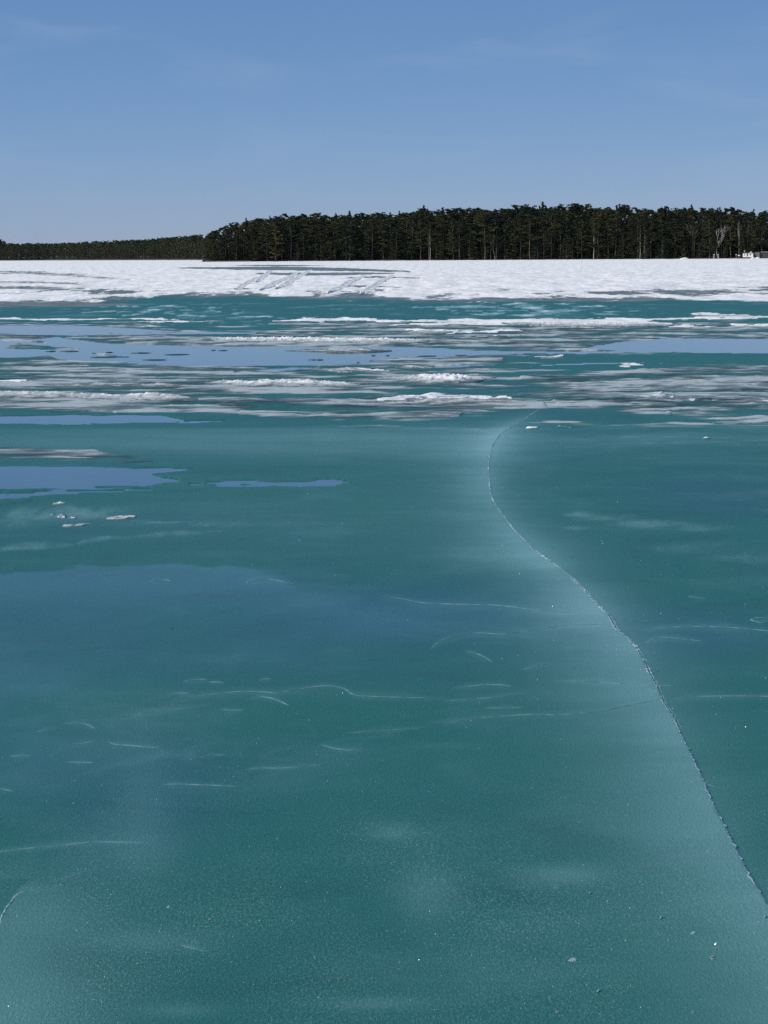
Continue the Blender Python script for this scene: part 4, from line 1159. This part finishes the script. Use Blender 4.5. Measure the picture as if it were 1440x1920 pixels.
# ------------------------------------------------------------------ tracks pressed into the far snow
mt_ = M('pressed_track')
mt_.base(mt_.mix(mt_.ramp(mt_.noise(mt_.pos(), 1.6, 3), .4, .6), (0.40, 0.45, 0.48), (0.74, 0.77, 0.79))).rough(.6)
MAT_TRACK = mt_.m
def track(pts, half, name='ski_track', seed=0, dash=0.0):
    G = ground(np.array(pts)[:, 0], np.array(pts)[:, 1])
    n = 140
    C = resample(G, n)
    T = np.gradient(C, axis=0); T /= np.linalg.norm(T, axis=1)[:, None]
    N = np.stack([T[:, 1], -T[:, 0]], -1)
    s = np.linspace(0, np.hypot(*np.diff(G, axis=0).T).sum(), n)
    wv = half * (1 + .5 * fbm(s * .8, s * 0, 3, seed)) * np.clip(np.minimum(np.linspace(0, 9, n), np.linspace(9, 0, n)), .1, 1)
    z0 = np.array([ice_z(a, b) for a, b in C])
    rowsV = []
    cr = .045 * (1 + 1.2 * fbm(s * 1.2, s * 0 + 7, 3, seed + 3))
    for a, h in ((-2.6, -.02), (-1.7, 1), (-1.0, .15), (0, .10), (1.0, .15), (1.7, .8), (2.6, -.02)):
        rowsV.append(np.stack([C[:, 0] + N[:, 0] * a * wv, C[:, 1] + N[:, 1] * a * wv, z0 + .012 + (h * cr if abs(a) < 2.5 else -.05)], -1))
    V = np.stack(rowsV, 1).reshape(-1, 3)
    me = mesh_np(name, V, grid_faces(n, 7))
    me.materials.append(MAT_SNOW); me.materials.append(MAT_TRACK)
    mi_ = np.tile(np.array([0, 0, 1, 1, 0, 0], np.int32), n - 1)
    me.polygons.foreach_set('material_index', mi_)
    return struct(obj(name, me, None))
track([(487, 547), (520, 532), (548, 519), (556, 512)], .13, seed=1)
track([(517, 546), (545, 530), (570, 514), (585, 506)], .13, seed=2)
track([(615, 553), (640, 540), (665, 527), (682, 519)], .13, seed=3)
track([(676, 554), (698, 540), (722, 525), (738, 518)], .13, seed=4)
track([(480, 533), (495, 519), (508, 508)], .14, seed=5)
track([(440, 547), (462, 534), (482, 523)], .10, seed=6)

# ------------------------------------------------------------------ small things on the ice and in the pond
def frag(px, py, lx, ly, h, label, seed):
    g = ground(px, py)
    o = lump('ice_fragment', (lx, ly * 2.5, h), MAT_FRAG, None, (float(g[0]), float(g[1]), .0), seed, 16, 6, .45)
    o.rotation_euler = (0, 0, random.uniform(-.15, .15))
    tag(o, label, 'ice fragment', 'dark ice fragments poking out of the blue pond')
for i, (px, py, w, lab) in enumerate((
    (700, 667, 8, 'dark ice fragment in the blue pond, left one of a close pair'), (727, 667, 7, 'dark ice fragment in the blue pond, right one of a close pair'),
    (593, 675, 30, 'long thin dark ice sliver in the blue pond left of the twig'), (332, 665, 50, 'long dark ice sliver near the middle of the blue pond'),
    (265, 662, 36, 'wide dark ice sliver in the left half of the blue pond'), (205, 661, 14, 'small dark ice fragment in the left of the blue pond'),
    (196, 670, 54, 'dark ice sliver along the near rim of the blue pond, left'), (290, 675, 46, 'dark ice sliver along the near rim of the blue pond, middle'),
    (400, 657, 9, 'tiny dark ice dot near the far rim of the blue pond'), (418, 657.5, 18, 'thin dark ice dash near the far rim of the blue pond'),
    (95, 659, 20, 'thin dark ice dash at the far left of the blue pond'), (130, 659, 34, 'dark ice dash right of the far left one in the blue pond'),
    (800, 668, 40, 'thin dark ice sliver in the narrow right arm of the blue pond'), (865, 667, 26, 'dark ice sliver farther along the right arm of the blue pond'))):
    d_ = float(ground(px, py)[1])
    frag(px, py, w * .5 * d_ / FPX, .035 + .0006 * w, .012, lab, i + 60)

g = ground(672, 681)
tw = root('twig', (float(g[0]), float(g[1]), 0.0), 0, 'small dark twig stub sticking out of the blue pond', 'twig')
V, F = tube([(-.03, 0, .004), (-.012, .004, .010), (.008, 0, .012), (.014, 0, .010)], [.002, .007, .008, .004], 7)
obj('stem', mesh_np('stem', V, F), MAT_TWIG, tw)
V, F = tube([(.008, 0, .004), (.010, 0, .022), (.012, 0, .033)], [.005, .0045, .002], 6)
obj('side_shoot', mesh_np('side_shoot', V, F), MAT_TWIG, tw)
g = ground(323, 1178, .008)
o = lump('bark_flake', (.006, .003, .003), MAT_TWIG, None, (float(g[0]), float(g[1]), ice_z(*g) - .0005), 99, 12, 6)
tag(o, 'tiny black flake lying on the smooth blue ice', 'flake')
g = ground(616, 1729, .008)
o = lump('bark_flake', (.0035, .003, .0015), MAT_TWIG, None, (float(g[0]), float(g[1]), ice_z(*g) - .0004), 98, 12, 6)
tag(o, 'dark speck on the grainy near ice left of the middle', 'flake')

def chip(px, py, size, kind, label, seed):
    g = ground(px, py, .008)
    d_ = math.hypot(float(g[1]), CAM_H)
    r = size * .5 * d_ / FPX
    Rr = np.random.default_rng(seed)
    z = ice_z(*g)
    if kind == 'ring':                       # thin broken shell edge
        a = np.linspace(.3, 5.6, 26)
        path = np.stack([np.cos(a) * r * .55, np.sin(a) * r * 1.3, .001 + .0016 * (1 + np.sin(a * 2 + seed))], -1)
        V, F = tube(path, np.full(26, r * .17) * (0.6 + .5 * Rr.random(26)), 6)
    elif kind == 'shell':
        n = 18; a = np.linspace(0, 2 * math.pi, n, endpoint=False)
        rr = r * (0.85 + .3 * Rr.random(n))
        V = [(0, 0, .0015)]; F3 = []
        V += [(math.cos(t) * q * .45, math.sin(t) * q * .4, .003) for t, q in zip(a, rr)]
        V += [(math.cos(t) * q, math.sin(t) * q * .8, .0045 * max(0, math.sin(t * 1.0 + .6)) + .0002) for t, q in zip(a, rr)]
        for i in range(n):
            k = (i + 1) % n
            F3 += [(0, 1 + i, 1 + k), (1 + i, 1 + n + i, 1 + n + k), (1 + i, 1 + n + k, 1 + k)]
        o = obj('ice_chip', mesh_np('ice_chip', V, None, np.array(F3), False), MAT_CHIP, None, (float(g[0]), float(g[1]), z))
        return tag(o, label, 'ice chip', 'ice chips on the near ice')
    else:                                    # splinter
        n = 6
        path = np.stack([np.linspace(-.35, .35, n) * r * 2, np.linspace(-1, 1, n) * r * 1.6, .0012 + .004 * np.linspace(0, 1, n)], -1) + Rr.normal(0, r * .06, (n, 3)) * np.array([1, 1, .2])
        V, F = tube(path, r * np.array([.1, .4, .5, .42, .3, .05]), 5)
    o = obj('ice_chip', mesh_np('ice_chip', V, F, None, False), MAT_CHIP, None, (float(g[0]), float(g[1]), z))
    return tag(o, label, 'ice chip', 'ice chips on the near ice')
for i, c_ in enumerate(((1073, 1801, 15, 'shell', 'pale shell-shaped ice chip in the near right ice'), (1335, 1797, 13, 'ring', 'ring-shaped ice chip near the lower right corner'),
                        (1123, 1859, 9, 'splinter', 'bright upright ice splinter near the bottom edge'), (1045, 1898, 9, 'ring', 'small curved ice chip at the bottom edge right of the middle'),
                        (1240, 1722, 9, 'splinter', 'short ice splinter in the near ice left of the crack'), (1299, 1751, 8, 'shell', 'small round ice chip above the ring-shaped one'),
                        (1435, 1722, 8, 'splinter', 'bright ice chip beside the crack at the right frame edge'), (1342, 1771, 6, 'shell', 'tiny ice chip just above the ring-shaped one'),
                        (1300, 1899, 8, 'ring', 'small ice chip in the bottom right corner'), (1258, 1690, 7, 'ring', 'tiny curved ice chip left of the crack'),
                        (394, 1725, 8, 'ring', 'small curved ice chip on the near left ice'), (315, 1702, 6, 'shell', 'tiny ice chip on the near left ice'),
                        (1106, 1676, 6, 'splinter', 'tiny ice chip below the pale patch of ice'))):
    chip(*c_, seed=i)

# --- glinting frost crystals strewn on the near ice
Rg = np.random.default_rng(77)
N_ = 9000
gy = 900 + (2050 - 900) * Rg.random(N_) ** 0.62
gx = Rg.uniform(-150, 1600, N_)
gp = ground(gx, gy, .008)
dn = fbm(gp[:, 0] * 2.2, gp[:, 1] * 1.0, 3, 91) + .3 * Rg.random(N_)
wv = np.exp(-(((gx - 250) / 560) ** 2 + ((gy - 1190) / 130) ** 2))
keep = (dn - wv > -.02)
gp = gp[keep]
T = []
for (a, b) in gp:
    s = (0.0005 + .0014 * Rg.random() ** 4) * max(1.0, b / 6.5)
    c0 = np.array([a, b, ice_z(a, b) + s * .35])
    d3 = Rg.normal(size=(4, 3)); d3 /= np.linalg.norm(d3, axis=1)[:, None]
    q = c0 + d3 * s
    T += [q[[0, 1, 2]], q[[0, 2, 3]], q[[0, 3, 1]], q[[1, 3, 2]]]
T = np.array(T)
mg = M('frost_crystal')
mg.base((0.62, 0.74, 0.75)).rough(0.2)
o = obj('frost_crystals', mesh_np('frost_crystals', T.reshape(-1, 3), None, np.arange(len(T) * 3).reshape(-1, 3), False), mg.m)
o['kind'] = 'stuff'; tag(o, 'glinting frost crystals strewn over the near ice', 'frost')
print('edge trees', count, 'grid', NR, NC)

# ------------------------------------------------------------------ thin air between here and the far shore
mh = bpy.data.materials.new('thin_haze'); mh.use_nodes = True
hn = mh.node_tree.nodes; hn.clear()
ho = hn.new('ShaderNodeOutputMaterial'); hv = hn.new('ShaderNodeVolumePrincipled')
hv.inputs['Color'].default_value = (0.80, 0.88, 1.0, 1)
hv.inputs['Density'].default_value = 7.0e-6
hv.inputs['Anisotropy'].default_value = 0.0
mh.node_tree.links.new(hv.outputs[0], ho.inputs['Volume'])
V, F = box_bm(-4200, 4200, -60, 7600, -2.0, 60)
hz_o = obj('haze', mesh_np('haze', V, F, None, False), mh)
hz_o['kind'] = 'stuff'; tag(hz_o, 'thin pale haze over the far shore', 'haze')
